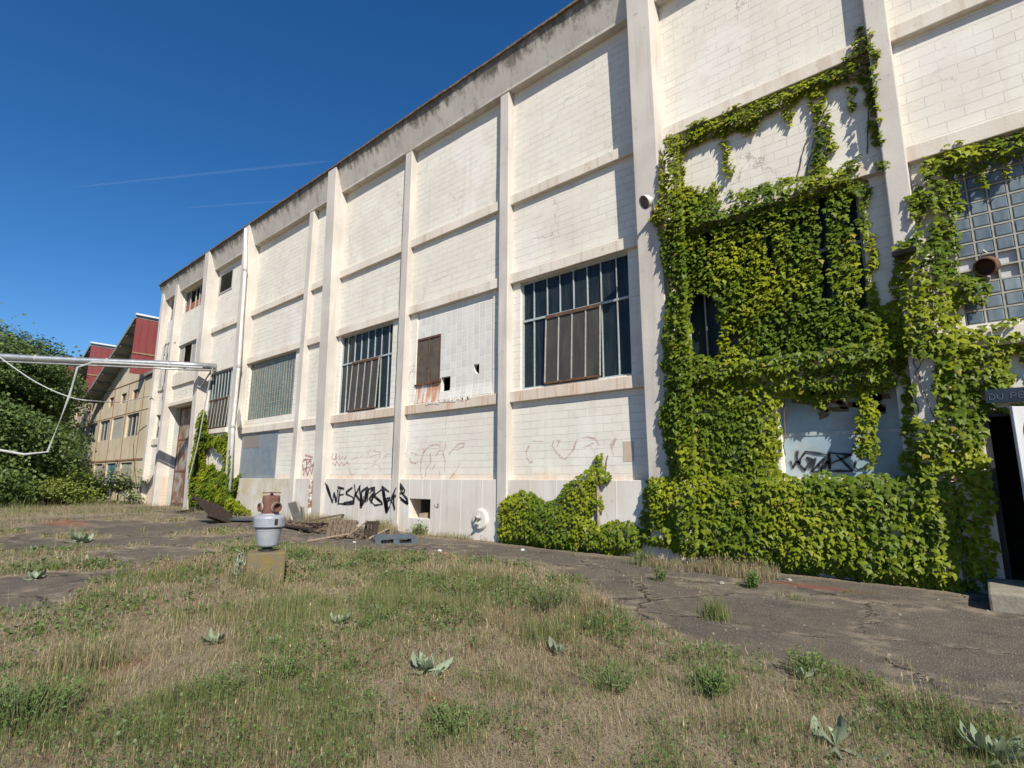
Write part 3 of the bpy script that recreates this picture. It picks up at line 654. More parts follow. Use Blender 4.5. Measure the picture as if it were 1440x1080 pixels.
g_ = strokes('graffiti', big, M['spray'], .075, bandplane); g_['label'] = 'black graffiti letters WESKORSER across the base course'
strokes('graffiti', [P6(l) for l in [[(238, 745), (285, 880)], [(300, 800), (316, 872)], [(335, 755), (380, 764)], [(528, 795), (525, 920)], [(575, 770), (560, 870)], [(610, 765), (640, 765)], [(712, 770), (738, 955)], [(735, 850), (745, 950)], [(795, 880), (808, 930)], [(848, 730), (870, 780)], [(610, 880), (638, 800)]]], M['spray'], .12, bandplane, .007)
strokes('graffiti', [P6(l) for l in [[(1145, 895), (1148, 920), (1165, 918)], [(1170, 895), (1182, 893)], [(1172, 893), (1170, 925), (1184, 905)]]], M['frame'], .03, lambda x, y: -.18)
flat0 = lambda x, y: 0.0
red = [P6(l) for l in [
    [(1045, 690), (1025, 600), (1035, 520), (1060, 440), (1110, 400), (1170, 388), (1195, 410), (1190, 365)], [(1055, 425), (1050, 470), (1075, 435)], [(1240, 375), (1235, 420), (1215, 450), (1235, 530), (1230, 620)],
    [(1300, 430), (1350, 385), (1395, 378), (1390, 410), (1340, 432), (1305, 430), (1265, 470)], [(1110, 465), (1115, 540), (1075, 600), (1070, 660)], [(1360, 555), (1330, 610), (1265, 690)], [(950, 460), (1000, 475)], [(935, 505), (950, 545), (985, 550), (1010, 530)],
    [(1160, 490), (1180, 445), (1205, 440)], [(1190, 620), (1180, 690)], [(1130, 600), (1150, 560)]]]
strokes('graffiti', red, M['pink'], .034, flat0)
strokes('graffiti', [P6(l) for l in [[(425, 580), (430, 630), (465, 645), (485, 625)], [(445, 520), (490, 500), (495, 475)], [(520, 500), (540, 485)], [(585, 480), (600, 435), (640, 440), (690, 460), (680, 510), (640, 535)], [(615, 580), (640, 555), (685, 570), (690, 620)], [(550, 600), (580, 590)], [(600, 500), (615, 490), (680, 470)]]], M['orange'], .03, flat0)
strokes('graffiti', [P6(l) for l in [[(290, 470), (275, 500), (300, 520), (320, 470), (310, 520), (345, 480), (340, 520), (375, 490)], [(285, 545), (310, 570), (320, 530), (345, 570), (360, 540), (380, 570), (410, 540), (425, 560)], [(385, 515), (400, 490)]]], M['magenta'], .03, flat0)
strokes('graffiti', [P6(l) for l in [[(35, 560), (40, 650), (60, 600), (75, 650), (95, 590), (110, 640), (125, 545)], [(40, 520), (110, 515)], [(30, 540), (60, 510), (70, 560), (100, 520), (105, 570), (125, 560)], [(55, 480), (120, 500)], [(40, 600), (120, 570)], [(70, 530), (65, 590)]]], M['magenta'], .06, flat0)
def P48(l): return [(660+x/4.8, 560+y/4.8) for x, y in l]
strokes('graffiti', [P48(l) for l in [[(405, 318), (385, 360), (390, 405), (412, 435), (430, 425)], [(570, 285), (560, 320), (590, 370), (620, 400), (650, 410), (700, 350), (725, 280)], [(590, 330), (610, 290), (590, 285)], [(760, 270), (800, 262), (850, 275), (880, 320)], [(790, 325), (840, 300)], [(985, 268), (960, 310), (965, 360), (975, 385)], [(990, 275), (970, 320)], [(430, 290), (500, 290)]]], M['orange'], .042, flat0)
MB().box(wl(876, 621)[0], wl(891, 621)[0], -.006, .002, wl(876, 649)[2], wl(876, 621)[2]).build('bare_patch', mat_simple('beige_patch', (.45, .36, .28), (.50, .41, .33), 6, .9, .1), fac)
def P60(l): return [(1060+x/6, 520+y/6) for x, y in l]
strokes('graffiti', [P60(l) for l in [[(368, 685), (362, 740), (385, 800)], [(310, 770), (330, 830), (365, 770), (390, 790)], [(440, 690), (400, 740), (385, 800), (430, 850), (470, 780), (450, 740), (495, 760), (470, 830)], [(440, 688), (640, 720)], [(520, 745), (490, 860), (600, 740), (570, 850), (620, 770), (640, 830), (635, 700), (595, 870), (545, 800)], [(635, 700), (830, 720)], [(650, 790), (760, 745), (830, 705)], [(700, 720), (835, 855), (650, 855), (500, 862)], [(640, 710), (640, 850)], [(860, 770), (850, 820), (875, 845), (930, 830), (965, 795)]]], M['spray'], .035, lambda x, y: .235, .006)

# doorway at the right: sign, leaf, step
MB().box(.12, .2, .05, .29, .2, 2.74).box(.2, 1.38, .05, .29, 2.66, 2.74).build('door_frame', M['black'], fac)
hx, hy = 1.36, -.22; fx, fy = hx-1.22*.76, hy-1.22*.65
ax = _n((fx-hx, fy-hy, 0)); nn = np.array([-ax[1], ax[0], 0])
zt = onx(1421, 571, fx)[2]
dl = MB().obox(((hx+fx)/2, (hy+fy)/2, (.3+zt)/2), ax, nn, (0, 0, 1), .61, .025, (zt-.3)/2).build('entrance_door', M['doorwhite'], fac, bevel=.008)
fe = np.array([fx, fy, 0]); out = nn if nn[1] < 0 else -nn
MB().tube([fe-ax*.07+out*.03+np.array([0, 0, 1.35]), fe-ax*.07+out*.08+np.array([0, 0, 1.35]), fe-ax*.19+out*.08+np.array([0, 0, 1.35])], .014, 8).build('door_handle', M['rust'], dl)
dg = MB()
for ang in np.linspace(.5, 5.4, 26):
    pass
arc = [fe-ax*(.26-.11*math.sin(a))+out*.031+np.array([0, 0, zt-.62+.2*math.cos(a)]) for a in np.linspace(-.1, -3.3, 18)]
arc = [fe-ax*(.22+.11*math.cos(a))+out*.030+np.array([0, 0, zt-.38+.21*math.sin(a)]) for a in np.linspace(.9, 5.2, 20)]
dg.tube(arc, .012, 6).build('graffiti', M['spray'], dl)
s0, s1 = wl(1392, 548, -.2), wl(1392, 567, -.2)
sg = MB().box(.2, 1.25, -.22, -.19, s1[2], s0[2]).build('door_sign', M['navy'], fac); sg['label'] = 'dark blue door sign with pale letters DU PE'
def letters(txt, x, z, h, w, y, lw):
    mb = MB()
    G = {'D': [[(0, 0), (0, 1)], [(0, 1), (.6, 1)], [(.6, 1), (1, .7)], [(1, .7), (1, .3)], [(1, .3), (.6, 0)], [(.6, 0), (0, 0)]], 'U': [[(0, 1), (0, .2)], [(0, .2), (.3, 0)], [(.3, 0), (.7, 0)], [(.7, 0), (1, .2)], [(1, .2), (1, 1)]],
         'P': [[(0, 0), (0, 1)], [(0, 1), (1, 1)], [(1, 1), (1, .5)], [(1, .5), (0, .5)]], 'E': [[(0, 0), (0, 1)], [(0, 1), (1, 1)], [(0, .5), (.8, .5)], [(0, 0), (1, 0)]]}
    for ch in txt:
        for s_ in G.get(ch, []):
            (a, b), (c, d) = s_; mb.bar((x+a*w, y, z+b*h), (x+c*w, y, z+d*h), lw, .006, (0, 1, 0))
        x += w*1.45 if ch != ' ' else w*1.0
    return mb
lx = wl(1394, 560, -.22)
letters('DU PE', lx[0]-.02, s1[2]+.05, .085, .062, -.224, .012).build('lettering', M['lettering'], sg)
MB().box(.66, 1.2, -.24, -.2, s0[2]+.03, s0[2]+.19).build('door_plate', M['teal'], fac)

# ------------------------------------------------------------------ lamps on the wall
hd = wl(907.5, 284, -1.0); mt = wl(922, 297, -.52)
L1 = empty('wall_lamp', (mt[0], -.52, mt[2]), 'round grey bell lamp on a short arm on the tall pilaster left of the ivy', 'lamp')
axl = _n(np.array([-.45, -.75, -.5]))
MB().lathe([(.05, -.20), (.07, -.16), (.12, -.10), (.155, .0), (.16, .04), (.15, .042), (.145, .0)], hd, axl, 24, cap=False).build('lamp_shade', M['lampgrey'], L1, smooth=True)
MB().lathe([(.146, .012), (.08, -.06), (.03, -.09)], hd, axl, 20).build('reflector', M['lampin'], L1)
MB().lathe([(.0, .0), (.035, -.02), (.045, -.07), (.02, -.1)], hd, axl, 14, cap=False).build('bulb', M['lampgrey'], L1, smooth=True)
MB().tube([(mt[0], -.46, mt[2]), (mt[0], -.66, mt[2]+.02), hd-axl*.2], .035, 10).build('arm', M['lampgrey'], L1)
MB().box(mt[0]-.09, mt[0]+.09, -.52, -.45, mt[2]-.14, mt[2]+.12).build('bracket', M['rustbar'], L1)
fl = wl(1272, 357, -.55)
L2 = empty('floodlight', tuple(fl), 'black flat floodlight half buried in the ivy on the right pilaster', 'lamp')
MB().add([(fl[0]-.17, -.62, fl[2]-.03), (fl[0]+.17, -.62, fl[2]-.0), (fl[0]+.15, -.3, fl[2]+.07), (fl[0]-.15, -.3, fl[2]+.05), (fl[0]-.16, -.66, fl[2]+.04), (fl[0]+.16, -.66, fl[2]+.06), (fl[0]+.12, -.3, fl[2]+.14), (fl[0]-.12, -.3, fl[2]+.12)],
         [(0, 3, 2, 1), (4, 5, 6, 7), (0, 1, 5, 4), (1, 2, 6, 5), (2, 3, 7, 6), (3, 0, 4, 7)]).build('housing', M['black'], L2)
MB().box(fl[0]-.05, fl[0]+.05, -.35, -.2, fl[2]+.0, fl[2]+.16).build('bracket', M['rustbar'], L2)

# ------------------------------------------------------------------ step, overhead pipe, cables
sp_ = gr(1393, 860)
MB().box(sp_[0], 2.6, sp_[1], -.2, -.02, .245).build('concrete_step', M['step'], bevel=.03)
tag(bpy.data.objects['concrete_step'], 'low worn concrete step in front of the dark doorway', 'step')
pd = np.array([-.57, -.8215, -.006]); p0 = np.array([-30.75, -.1, 7.6])
pe = p0+pd*24
pipe = empty('overhead_pipe', tuple(p0), 'long silver clad pipe running from the factory wall out over the yard to the left', 'pipe')
pts = [p0+pd*24*k/12+np.array([0, 0, .02*math.sin(k*1.3)]) for k in range(13)]
MB().tube(pts, .17, 18).build('pipe_cladding', M['alu'], pipe, smooth=True)
bd = MB()
for k in (2.2, 5.1, 8.2, 11.3, 14.6, 17.8, 21): 
    q = p0+pd*k; bd.tube([q-pd*.04, q+pd*.04], .178, 18)
bd.build('clamp_band', M['frame'], pipe)
un = np.array([0, 0, -1.]); side = np.array([.82, -.57, 0])
MB().tube([p0+pd*(24*k/8)+un*.24+side*.02 for k in range(9)], .045, 10).build('lower_pipe', M['alu'], pipe, smooth=True)
MB().bar(p0+pd*.2+un*.25, (-31.9, -.35, 6.6), .06, .06).build('strut', M['frame'], pipe)
MB().tube([pe+np.array([.0, 0, -.1]), (pe[0], pe[1], -.05)], .09, 12).build('support_post', M['frame'], pipe)
# cables: points on the vertical plane under the pipe
nrm_p = np.cross(pd, np.array([0, 0, 1.])); nrm_p /= np.linalg.norm(nrm_p)
def onpipe(px, py, off=.28):
    d = ray(px, py); c0 = p0+nrm_p*off*(1 if nrm_p@(CAM-p0) > 0 else -1)
    return CAM+d*(((c0-CAM)@nrm_p)/(d@nrm_p))
def smoothline(P, n=6):
    P = [np.array(p) for p in P]; out = []
    for i in range(len(P)-1):
        a = P[max(i-1, 0)]; b = P[i]; c = P[i+1]; d = P[min(i+2, len(P)-1)]
        for k in range(n):
            t = k/n; out.append(.5*((2*b)+(-a+c)*t+(2*a-5*b+4*c-d)*t*t+(-a+3*b-3*c+d)*t**3))
    out.append(P[-1]); return out
c1 = smoothline([onpipe(-30, 478), onpipe(2, 504), onpipe(50, 537), onpipe(97, 558), onpipe(133, 564)]+[wl(170, 565, -1.2), wl(214, 556, -.42)])
tag(MB().tube(c1, .03, 6).build('hanging_cable', M['cable'], smooth=True), 'slack pale cable drooping from the silver pipe across to the factory corner', 'cable')
c2 = [onpipe(-40, 630, .32), onpipe(0, 633, .32), onpipe(34, 639, .32), onpipe(67, 635.5, .32), onpipe(97, 558, .32), onpipe(109, 517, .32), onpipe(130, 509.5, .32), onpipe(160, 510.5, .32), onpipe(215, 513.5, .32), onpipe(285, 517, .32)]
tag(MB().tube(c2, .055, 8).build('bent_conduit', M['cable']), 'pale bent conduit under the silver pipe dropping in a hook at the far left', 'conduit')
c3 = smoothline([wl(299, 517, -.75), wl(290, 560, -.78), wl(279, 620, -.8), wl(263, 684, -.85)])
tag(MB().tube(c3, .028, 8).build('loose_cable', M['frame']), 'thin grey line hanging slanted in front of the ivy beside the rusty door', 'cable')

# ------------------------------------------------------------------ rear factory with saw-tooth roof
rb = empty('sawtooth_factory', (-60, 3, 0), 'beige factory with red sawtooth gables standing beyond the white one', 'factory')
YF = .5; T0 = -45.25; PER = 12.9
hl = []
for k in range(9):
    x1 = [-45.75, -49.6, -53.4, -57.2, -61.0, -64.8, -68.6, -72.4, -76.2][k]; hl.append((x1-3.0, x1, 4.62, 6.33))
up = [(-48.05, -46.6), (-51.0, -49.6), (-54.4, -53.1), (-57.4, -56.2), (-61.5, -60.3), (-66, -64.8), (-70, -68.8)]
hu = [(a, b, 7.4, 8.17) for a, b in up]
hb = [(-48.8, -46.0, .3, 2.75), (-52.6, -50.1, .3, 2.75), (-56.4, -53.9, .3, 2.75), (-60.2, -57.7, .3, 2.75)]
MB().holed(-84, -40.62, -.05, 8.85, YF, YF+.3, hl+hu+hb).build('wall', M['beige'], rb)
tt = MB(); jt = MB()
for k in range(3):
    r = T0-PER*k; l = r-PER+.12
    tt.prism_y([(l, 8.86), (r-.1, 8.86), (r-.1, 12.75), (l, 8.0+.8+.06)], YF, YF+.3)
tt.build('gable_wall', M['beige'], rb)
jt.box(-84, -40.65, YF-.03, YF+.02, 8.78, 8.86).box(-84, -40.65, YF-.04, YF+.02, 2.88, 3.0).box(-84, -40.65, YF-.02, YF+.02, 6.42, 6.47)
for x in np.arange(-45.2, -80, -3.8): jt.box(x-.07, x+.07, YF-.025, YF+.02, 0, 8.77)
jt.build('joint_strip', M['joint'], rb)
for k in range(3):
    r = T0-PER*k; l = r-PER+.02; yo = -.55
    s_ = (13.1-8.05)/(r-l)
    MB().prism_y([(l, 8.05), (r, 13.1), (r, 13.28), (l, 8.23)], yo, 16).build('roof', M['roofgrey'], rb)
    ra = MB()
    for y in np.arange(yo+.05, YF, .0001 if False else 1.2): pass
    for q in np.linspace(.06, .94, 9):
        x = l+(r-l)*q; z = 8.05+s_*(x-l); ra.obox((x, -.02, z-.10), _n((1, 0, s_)), (0, 1, 0), _n((-s_, 0, 1)), .11, .5, .09)
    ra.build('rafter', M['soffit'], rb)
    MB().prism_y([(l, 8.0), (r+.02, 13.06), (r+.02, 13.3), (l, 8.25)], yo-.06, yo-.005).build('verge_board', M['roofgrey'], rb)
    rc_ = MB().box(r+.002, r+.08, yo, 16, 9.0, 13.05)
    for y in np.arange(yo+.3, 16, .45): rc_.box(r+.081, r+.11, y-.05, y+.05, 9.0, 13.04)
    rc_.build('red_cladding', M['redclad'], rb)
    MB().box(r-.04, r+.16, yo-.08, 16, 13.302, 13.42).build('flashing', M['whitetrim'], rb)
    MB().box(r+.111, r+.14, yo, 16, 10.45, 10.56).build('cladding_joint', M['joint'], rb)
MB().prism_y([(T0+.2, 8.86), (-40.65, 9.0), (-40.65, 9.2), (T0+.2, 9.05)], .3, 16).build('roof', M['roofgrey'], rb)
for (a, b, c, d) in hl:
    if abs(a+52.6) < .2:
        MB().box(a, b, YF+.08, YF+.14, c, d).build('boarded_window', M['greyboard'], rb); continue
    f = MB().box(a, a+.1, YF+.12, YF+.2, c, d).box(b-.1, b, YF+.12, YF+.2, c, d).box(a+.1, b-.1, YF+.12, YF+.2, d-.1, d).box(a+.1, b-.1, YF+.12, YF+.2, c, c+.1)
    for q in (.33, .66): f.box(a+(b-a)*q-.05, a+(b-a)*q+.05, YF+.12, YF+.2, c+.1, d-.1)
    w = f.build('window', M['frame'], rb); MB().box(a+.1, b-.1, YF+.17, YF+.18, c+.1, d-.1).build('pane', M['glass'], w)
for (a, b, c, d) in hu:
    w = MB().box(a, a+.08, YF+.1, YF+.18, c, d).box(b-.08, b, YF+.1, YF+.18, c, d).box((a+b)/2-.04, (a+b)/2+.04, YF+.1, YF+.18, c, d).build('window', M['joint'], rb); MB().box(a+.08, b-.08, YF+.15, YF+.16, c, d).build('pane', M['shutter'], w)
for i, (a, b, c, d) in enumerate(hb):
    MB().box(a, b, YF+.1, YF+.16, c, d).build('ground_panel', M['greyboard'] if i != 1 else M['teal'], rb)
MB().box(-84, -40.7, 15.6, 16, 0, 8.8).box(-84, -40.7, 4, 4.1, 0, 8.8).build('rear_wall', M['beige'], rb)
# two posts of rubble at the corner
# ------------------------------------------------------------------ ivy
def surf(x, z):
    y = np.zeros_like(x)
    y = np.where(z < 1.65, -.18, y)
    for a, b in (ZL['sill'], ZL['lintel'], ZL['up']): y = np.where((z > a) & (z < b), -.125, y)
    for p in PIL: y = np.where((x > p[0]) & (x < p[1]), -pil_d(p, z), y)
    return y
LEAF = np.array([(0, .35, .07), (0, 0, 0), (.25, -.15, -.02), (.52, .2, -.05), (.27, .42, .0), (0, 1, -.10), (-.27, .42, .0), (-.52, .2, -.05), (-.25, -.15, -.02)])
LEAFF = np.array([(0, i, i % 8+1) for i in range(1, 9)])
def ivy_leaves(P, size, tilt, seed, dark=0.0):
    r = np.random.default_rng(seed); n = len(P)
    N = nrm(np.stack([r.normal(.10, .36, n), -np.ones(n), tilt+r.normal(0, .34, n)], 1))
    dn = np.stack([r.normal(0, .38, n), np.zeros(n), -np.ones(n)], 1)
    B = nrm(dn-N*np.sum(dn*N, 1, keepdims=True)); A = np.cross(B, N)
    S = size*r.uniform(.42, 1.28, n)
    V, F = instances(LEAF, LEAFF, P, A, B, N, S)
    k = fbm(P[:, 0]*1.1, P[:, 2]*1.1, seed+3); j = r.uniform(0, 1, n)
    yel = np.clip((k-.45)*2.2+r.normal(0, .22, n)+.25, 0, 1)[:, None]
    c = (1-yel)*np.array([.085, .130, .010])+yel*np.array([.240, .265, .012])
    c = c*(.78+.44*j[:, None])
    old = (r.uniform(0, 1, n) < .012)[:, None]; c = np.where(old, np.array([.28, .22, .03]), c)
    return V, F, np.repeat(c, len(LEAF), 0)
def ivy(name, label, group, polys, holes=(), plane=-.25, thick=.22, dens=330, size=.135, tilt=.75, seed=1, gap=.0, foot=0.0, hang=()):
    """polys: outlines of the leafy areas; (outline, density, thickness)"""
    Ps = []
    for pi, q in enumerate(polys):
        poly, dn, th = (q if isinstance(q, tuple) else (q, 1.0, thick))
        W = [tuple(wl(x, y, plane)[[0, 2]]) for x, y in poly]; W = np.array(W)
        lo = W.min(0)-.15; hi = W.max(0)+.15; A = (hi-lo).prod(); n = int(A*dens*dn)
        r = np.random.default_rng(seed*100+pi)
        x = r.uniform(lo[0], hi[0], n); z = r.uniform(lo[1], hi[1], n)
        jx = x+(fbm(x*3.1, z*3.1, seed+5)-.5)*.26; jz = z+(fbm(x*3.1+9, z*3.1, seed+6)-.5)*.26
        ok = inpoly(jx, jz, W)
        for h in holes:
            H = [tuple(wl(a, b, plane)[[0, 2]]) for a, b in h]; ok &= ~inpoly(jx, jz, H)
        x, z = x[ok], z[ok]; jx = jx[ok]; jz = jz[ok]
        d = pdist(jx, jz, [tuple(w) for w in W])
        cl = fbm(x*2.3, z*2.0, seed+9); 
        if gap > 0:
            keep = cl > gap*(1-.0*d); x, z, d, cl = x[keep], z[keep], d[keep], cl[keep]
        t = th*sstep(0, .30, d)*(.45+1.1*cl)+.05
        if foot: t = t+foot*sstep(1.9, .3, z)*sstep(0, .25, d)
        dep = r.uniform(0, 1, len(x))**.6
        sf = surf(x, z)
        sf = np.where((x > -4.88) & (x < -4.45) & (sf > -.3), -.30-.16*r.uniform(0, 1, len(x)), sf)      # fills the corner beside the tall pilaster
        sf = np.minimum(sf, np.where(z > 1.6, -.19*np.clip((2.0-z)/.34, 0, 1), 0))                       # rides over the top of the base course
        sf = np.where((x > -.39) & (x < -.06) & (sf > -.2), -.07-.15*r.uniform(0, 1, len(x)), sf)
        y = sf-.02-t*dep
        kk = (y-CAM[1])/(plane-CAM[1]); x = x*kk; z = CAM[2]+(z-CAM[2])*kk
        # leaves that hang over window openings spring from the ledge above
        Ps.append(np.stack([x, y, np.maximum(z, .03)], 1))
    P = np.concatenate(Ps); V, F, c = ivy_leaves(P, size, tilt, seed)
    ctr = P.mean(0); loc = (float(ctr[0]), float(P[:, 1].max()), 0.0)
    e = empty(name, loc, label, 'ivy', group)
    lo_ = npmesh('leaves', V, F, c, M['ivy'], e, loc); lo_['kind'] = 'stuff'
    st = MB()
    for ln in hang:
        pts = smoothline([wl(x, y, plane+.02) for x, y in ln], 5)
        pts = [np.array([p[0]+.02*random.uniform(-1, 1), float(surf(np.array([p[0]]), np.array([p[2]]))[0])-.02, p[2]]) for p in pts]
        st.tube(pts, [.011-.006*k/len(pts) for k in range(len(pts))], 5)
    st.build('stem', M['vine'], e)
    return e
GI = 'ivy climbing the white factory'
# main curtain over the window between the tall pilaster and the right pilaster
main = [
    [(940, 292), (975, 272), (1010, 262), (1050, 263), (1098, 252), (1140, 243), (1172, 236), (1215, 250), (1221, 262), (1224, 320), (1228, 400), (1236, 432), (1262, 440), (1275, 500), (1270, 545), (1235, 556), (1190, 560), (1150, 572), (1120, 562), (1098, 560), (1096, 640), (1100, 672), (945, 672), (938, 600), (944, 480)],
    [(933, 196), (952, 188), (966, 215), (962, 262), (970, 300), (968, 380), (980, 430), (985, 500), (975, 560), (980, 640), (968, 668), (944, 668), (934, 640), (928, 590), (936, 520), (932, 470), (938, 410), (930, 345), (917, 312), (926, 280), (930, 240)],
    [(936, 190), (1000, 163), (1070, 134), (1140, 103), (1200, 78), (1208, 42), (1220, 38), (1232, 75), (1231, 140), (1237, 200), (1225, 205), (1216, 130), (1205, 108), (1150, 128), (1090, 158), (1045, 182), (1005, 194), (965, 212), (945, 215)],
    ([(1008, 180), (1028, 175), (1025, 215), (1034, 240), (1018, 258), (1012, 252), (1016, 225)], .8, .12),
    ([(1138, 118), (1160, 110), (1165, 165), (1180, 205), (1165, 215), (1158, 238), (1140, 245), (1146, 205), (1140, 160)], .8, .12),
    ([(1105, 135), (1122, 130), (1118, 168), (1108, 178)], .8, .1), ([(1192, 118), (1204, 116), (1206, 150), (1196, 155)], .7, .1), ([(1036, 175), (1072, 160), (1060, 182), (1042, 190)], .9, .1),
    ([(940, 268), (1000, 258), (1008, 268), (965, 290), (940, 296)], .9, .12), ([(1180, 232), (1213, 215), (1217, 232), (1195, 245)], .9, .12), ([(1228, 222), (1246, 220), (1248, 236), (1232, 240)], .9, .15),
    ([(1202, 545), (1228, 545), (1230, 610), (1232, 650), (1215, 656), (1204, 640), (1206, 600)], 1, .2)]
mh = [[(972, 418), (992, 412), (1012, 430), (1010, 498), (974, 500)], [(1076, 326), (1088, 330), (1092, 362), (1078, 360)], [(1190, 276), (1206, 276), (1210, 320), (1216, 380), (1222, 430), (1206, 430), (1200, 340)], [(988, 318), (998, 316), (998, 345), (990, 350)], [(1148, 278), (1160, 278), (1165, 330), (1168, 420), (1158, 420), (1152, 340)]]
ivy('ivy_vine', 'large ivy curtain hanging over the window right of the tall pilaster', GI, main, mh, -.2, .18, 700, .10, .8, 1, .19,
    hang=[[(960, 670), (950, 480), (945, 300), (950, 200)], [(950, 195), (1080, 140), (1205, 82)], [(1130, 245), (1140, 200), (1148, 150)], [(1118, 248), (1128, 205), (1140, 170)], [(1218, 210), (1225, 60)], [(1100, 640), (1098, 540), (1090, 420)], [(1213, 640), (1206, 540)]])
ivy('ivy_vine', 'thick ivy hedge along the wall foot below the blue boarded recess', GI,
    [[(905, 690), (912, 672), (938, 672), (960, 668), (1000, 657), (1098, 664), (1200, 667), (1262, 664), (1292, 652), (1322, 640), (1346, 636), (1350, 700), (1352, 760), (1366, 800), (1370, 826), (1280, 824), (1180, 812), (1080, 800), (1000, 790), (940, 772), (945, 740), (925, 735), (905, 730)], ([(925, 735), (950, 740), (955, 775), (900, 762), (900, 745)], .8, .2)],
    [[(918, 738), (932, 740), (932, 755), (915, 758)]], -.30, .15, 720, .10, .8, 2, 0.0, .08, hang=[[(1000, 790), (990, 700)], [(1200, 810), (1200, 690)]])
ivy('ivy_vine', 'low rounded ivy bank at the wall foot left of the tall pilaster', GI,
    [[(702, 765), (700, 730), (703, 705), (712, 695), (730, 692), (745, 690), (757, 702), (765, 705), (785, 702), (792, 692), (797, 678), (805, 668), (820, 664), (832, 660), (836, 645), (846, 636), (850, 650), (862, 672), (845, 678), (838, 685), (848, 700), (850, 712), (838, 715), (832, 728), (850, 733), (880, 730), (895, 735), (905, 745), (900, 778), (850, 780), (780, 778), (735, 772)],
     ([(905, 680), (918, 670), (940, 672), (942, 690), (925, 702), (910, 695)], 1, .3), ([(898, 730), (925, 715), (935, 735), (905, 750)], 1, .25)], [], -.30, .17, 680, .095, .8, 3, 0.0, .08, hang=[[(846, 640), (838, 700), (830, 770)], [(740, 770), (745, 700)]])
ivy('ivy_vine', 'ivy swarming down the right pilaster towards the dark doorway', GI,
    [[(1255, 350), (1275, 336), (1300, 338), (1325, 320), (1346, 330), (1350, 400), (1352, 440), (1362, 470), (1440, 478), (1470, 470), (1470, 530), (1432, 500), (1420, 512), (1432, 545), (1395, 548), (1400, 572), (1440, 566), (1440, 574), (1392, 580), (1386, 600), (1390, 628), (1378, 640), (1345, 640), (1338, 660), (1290, 668), (1270, 660), (1272, 600), (1268, 545), (1262, 500), (1240, 440), (1262, 420), (1252, 385)],
     [(1296, 215), (1345, 200), (1400, 188), (1470, 172), (1470, 212), (1440, 218), (1400, 228), (1378, 240), (1344, 240), (1346, 300), (1350, 330), (1320, 330), (1298, 300), (1282, 290), (1280, 272), (1300, 262), (1296, 240)],
     ([(1278, 278), (1298, 275), (1300, 320), (1296, 340), (1286, 335)], .9, .15), ([(1350, 388), (1375, 382), (1394, 400), (1392, 424), (1370, 430), (1350, 420)], 1, .3), ([(1352, 458), (1400, 452), (1470, 436), (1470, 452), (1400, 466), (1352, 476)], .9, .15),
     ([(1375, 235), (1385, 232), (1390, 258), (1380, 262)], .8, .1), ([(1402, 222), (1412, 220), (1420, 250), (1408, 252)], .8, .1), ([(1338, 640), (1388, 630), (1394, 700), (1400, 830), (1370, 826), (1352, 760)], .9, .2)],
    [[(1278, 508), (1292, 500), (1310, 510), (1318, 560), (1314, 590), (1290, 590), (1281, 560)], [(1300, 290), (1312, 288), (1312, 312), (1300, 318)]], -.3, .18, 700, .10, .8, 4, .08, .08,
    hang=[[(1310, 660), (1318, 560), (1310, 440), (1320, 330), (1330, 215)], [(1284, 505), (1296, 545), (1312, 585)], [(1290, 580), (1286, 530), (1298, 505)], [(1340, 205), (1440, 185)]])
ivy('ivy_vine', 'bright ivy on the far bay between the rusty door and the white drain pipe', GI,
    [[(266, 712), (266, 660), (274, 620), (277, 590), (284, 572), (290, 580), (292, 608), (302, 612), (322, 610), (325, 640), (322, 690), (330, 700), (345, 712), (354, 722), (318, 724), (300, 710)], ([(326, 690), (328, 672), (338, 666), (332, 690), (328, 700)], 1, .2)],
    [[(286, 632), (296, 626), (312, 634), (316, 655), (308, 662), (300, 650), (288, 655)]], -.25, .25, 330, .16, .7, 5, 0.0, .25, hang=[[(285, 700), (288, 620), (287, 575)]])

# ------------------------------------------------------------------ ground sheet
isl = [gr(*p)[:2] for p in [(1480, 1030), (1440, 1016), (1330, 992), (1200, 962), (1100, 948), (1000, 925), (905, 905), (872, 880), (850, 848), (815, 832), (760, 800), (690, 786), (600, 782), (500, 782), (420, 776), (330, 775), (250, 785), (185, 808), (120, 838), (60, 862), (0, 880)]]
isl = [tuple(p) for p in isl]+[(-14, -12.5), (-14, -22), (8, -22), (8, -6)]
def dens_grass(x, y):
    """0 bare asphalt .. 1 rough grass"""
    d = pdist(x, y, isl); s = np.where(inpoly(x, y, isl), d, -d)
    s = s+(fbm(x*.9, y*.9, 31)-.5)*1.5+(fbm(x*3, y*3, 32)-.5)*.9
    g = sstep(-.15, .5, s)
    far = sstep(-1.2, -3.2, y+.20*(x+38))*sstep(-27, -34, x)              # strip in front of the bushes
    far = np.maximum(far, sstep(-36, -42, x))
    pat = sstep(.48, .57, fbm(x*.45, y*.8, 41)+.25*(fbm(x*2, y*2, 42)-.5))*sstep(-11, -13.5, x)*sstep(-3.2, -4.4, y+.13*(x+16))
    beyond = sstep(-11.5, -13.5, y)
    return np.clip(np.maximum.reduce([g, far*.9, pat*.8, beyond]), 0, 1)
def gz(x, y):
    g = dens_grass(x, y); near = sstep(.3, 1.4, -y)
    return near*((fbm(x*.5, y*.5, 51)-.5)*.10+g*.03+(fbm(x*2.5, y*2.5, 52)-.5)*.03*g)
xs = np.concatenate([-np.geomspace(900, 48, 14), np.arange(-47, -22, .4), np.arange(-22, -9, .2), np.arange(-9, 4.2, .11), np.geomspace(4.4, 500, 14)])
ys = np.concatenate([-np.geomspace(500, 14.5, 14), np.arange(-14, -9, .4), np.arange(-9, 1.0, .11), np.array([1.5, 3, 8, 20, 60, 200, 900])])
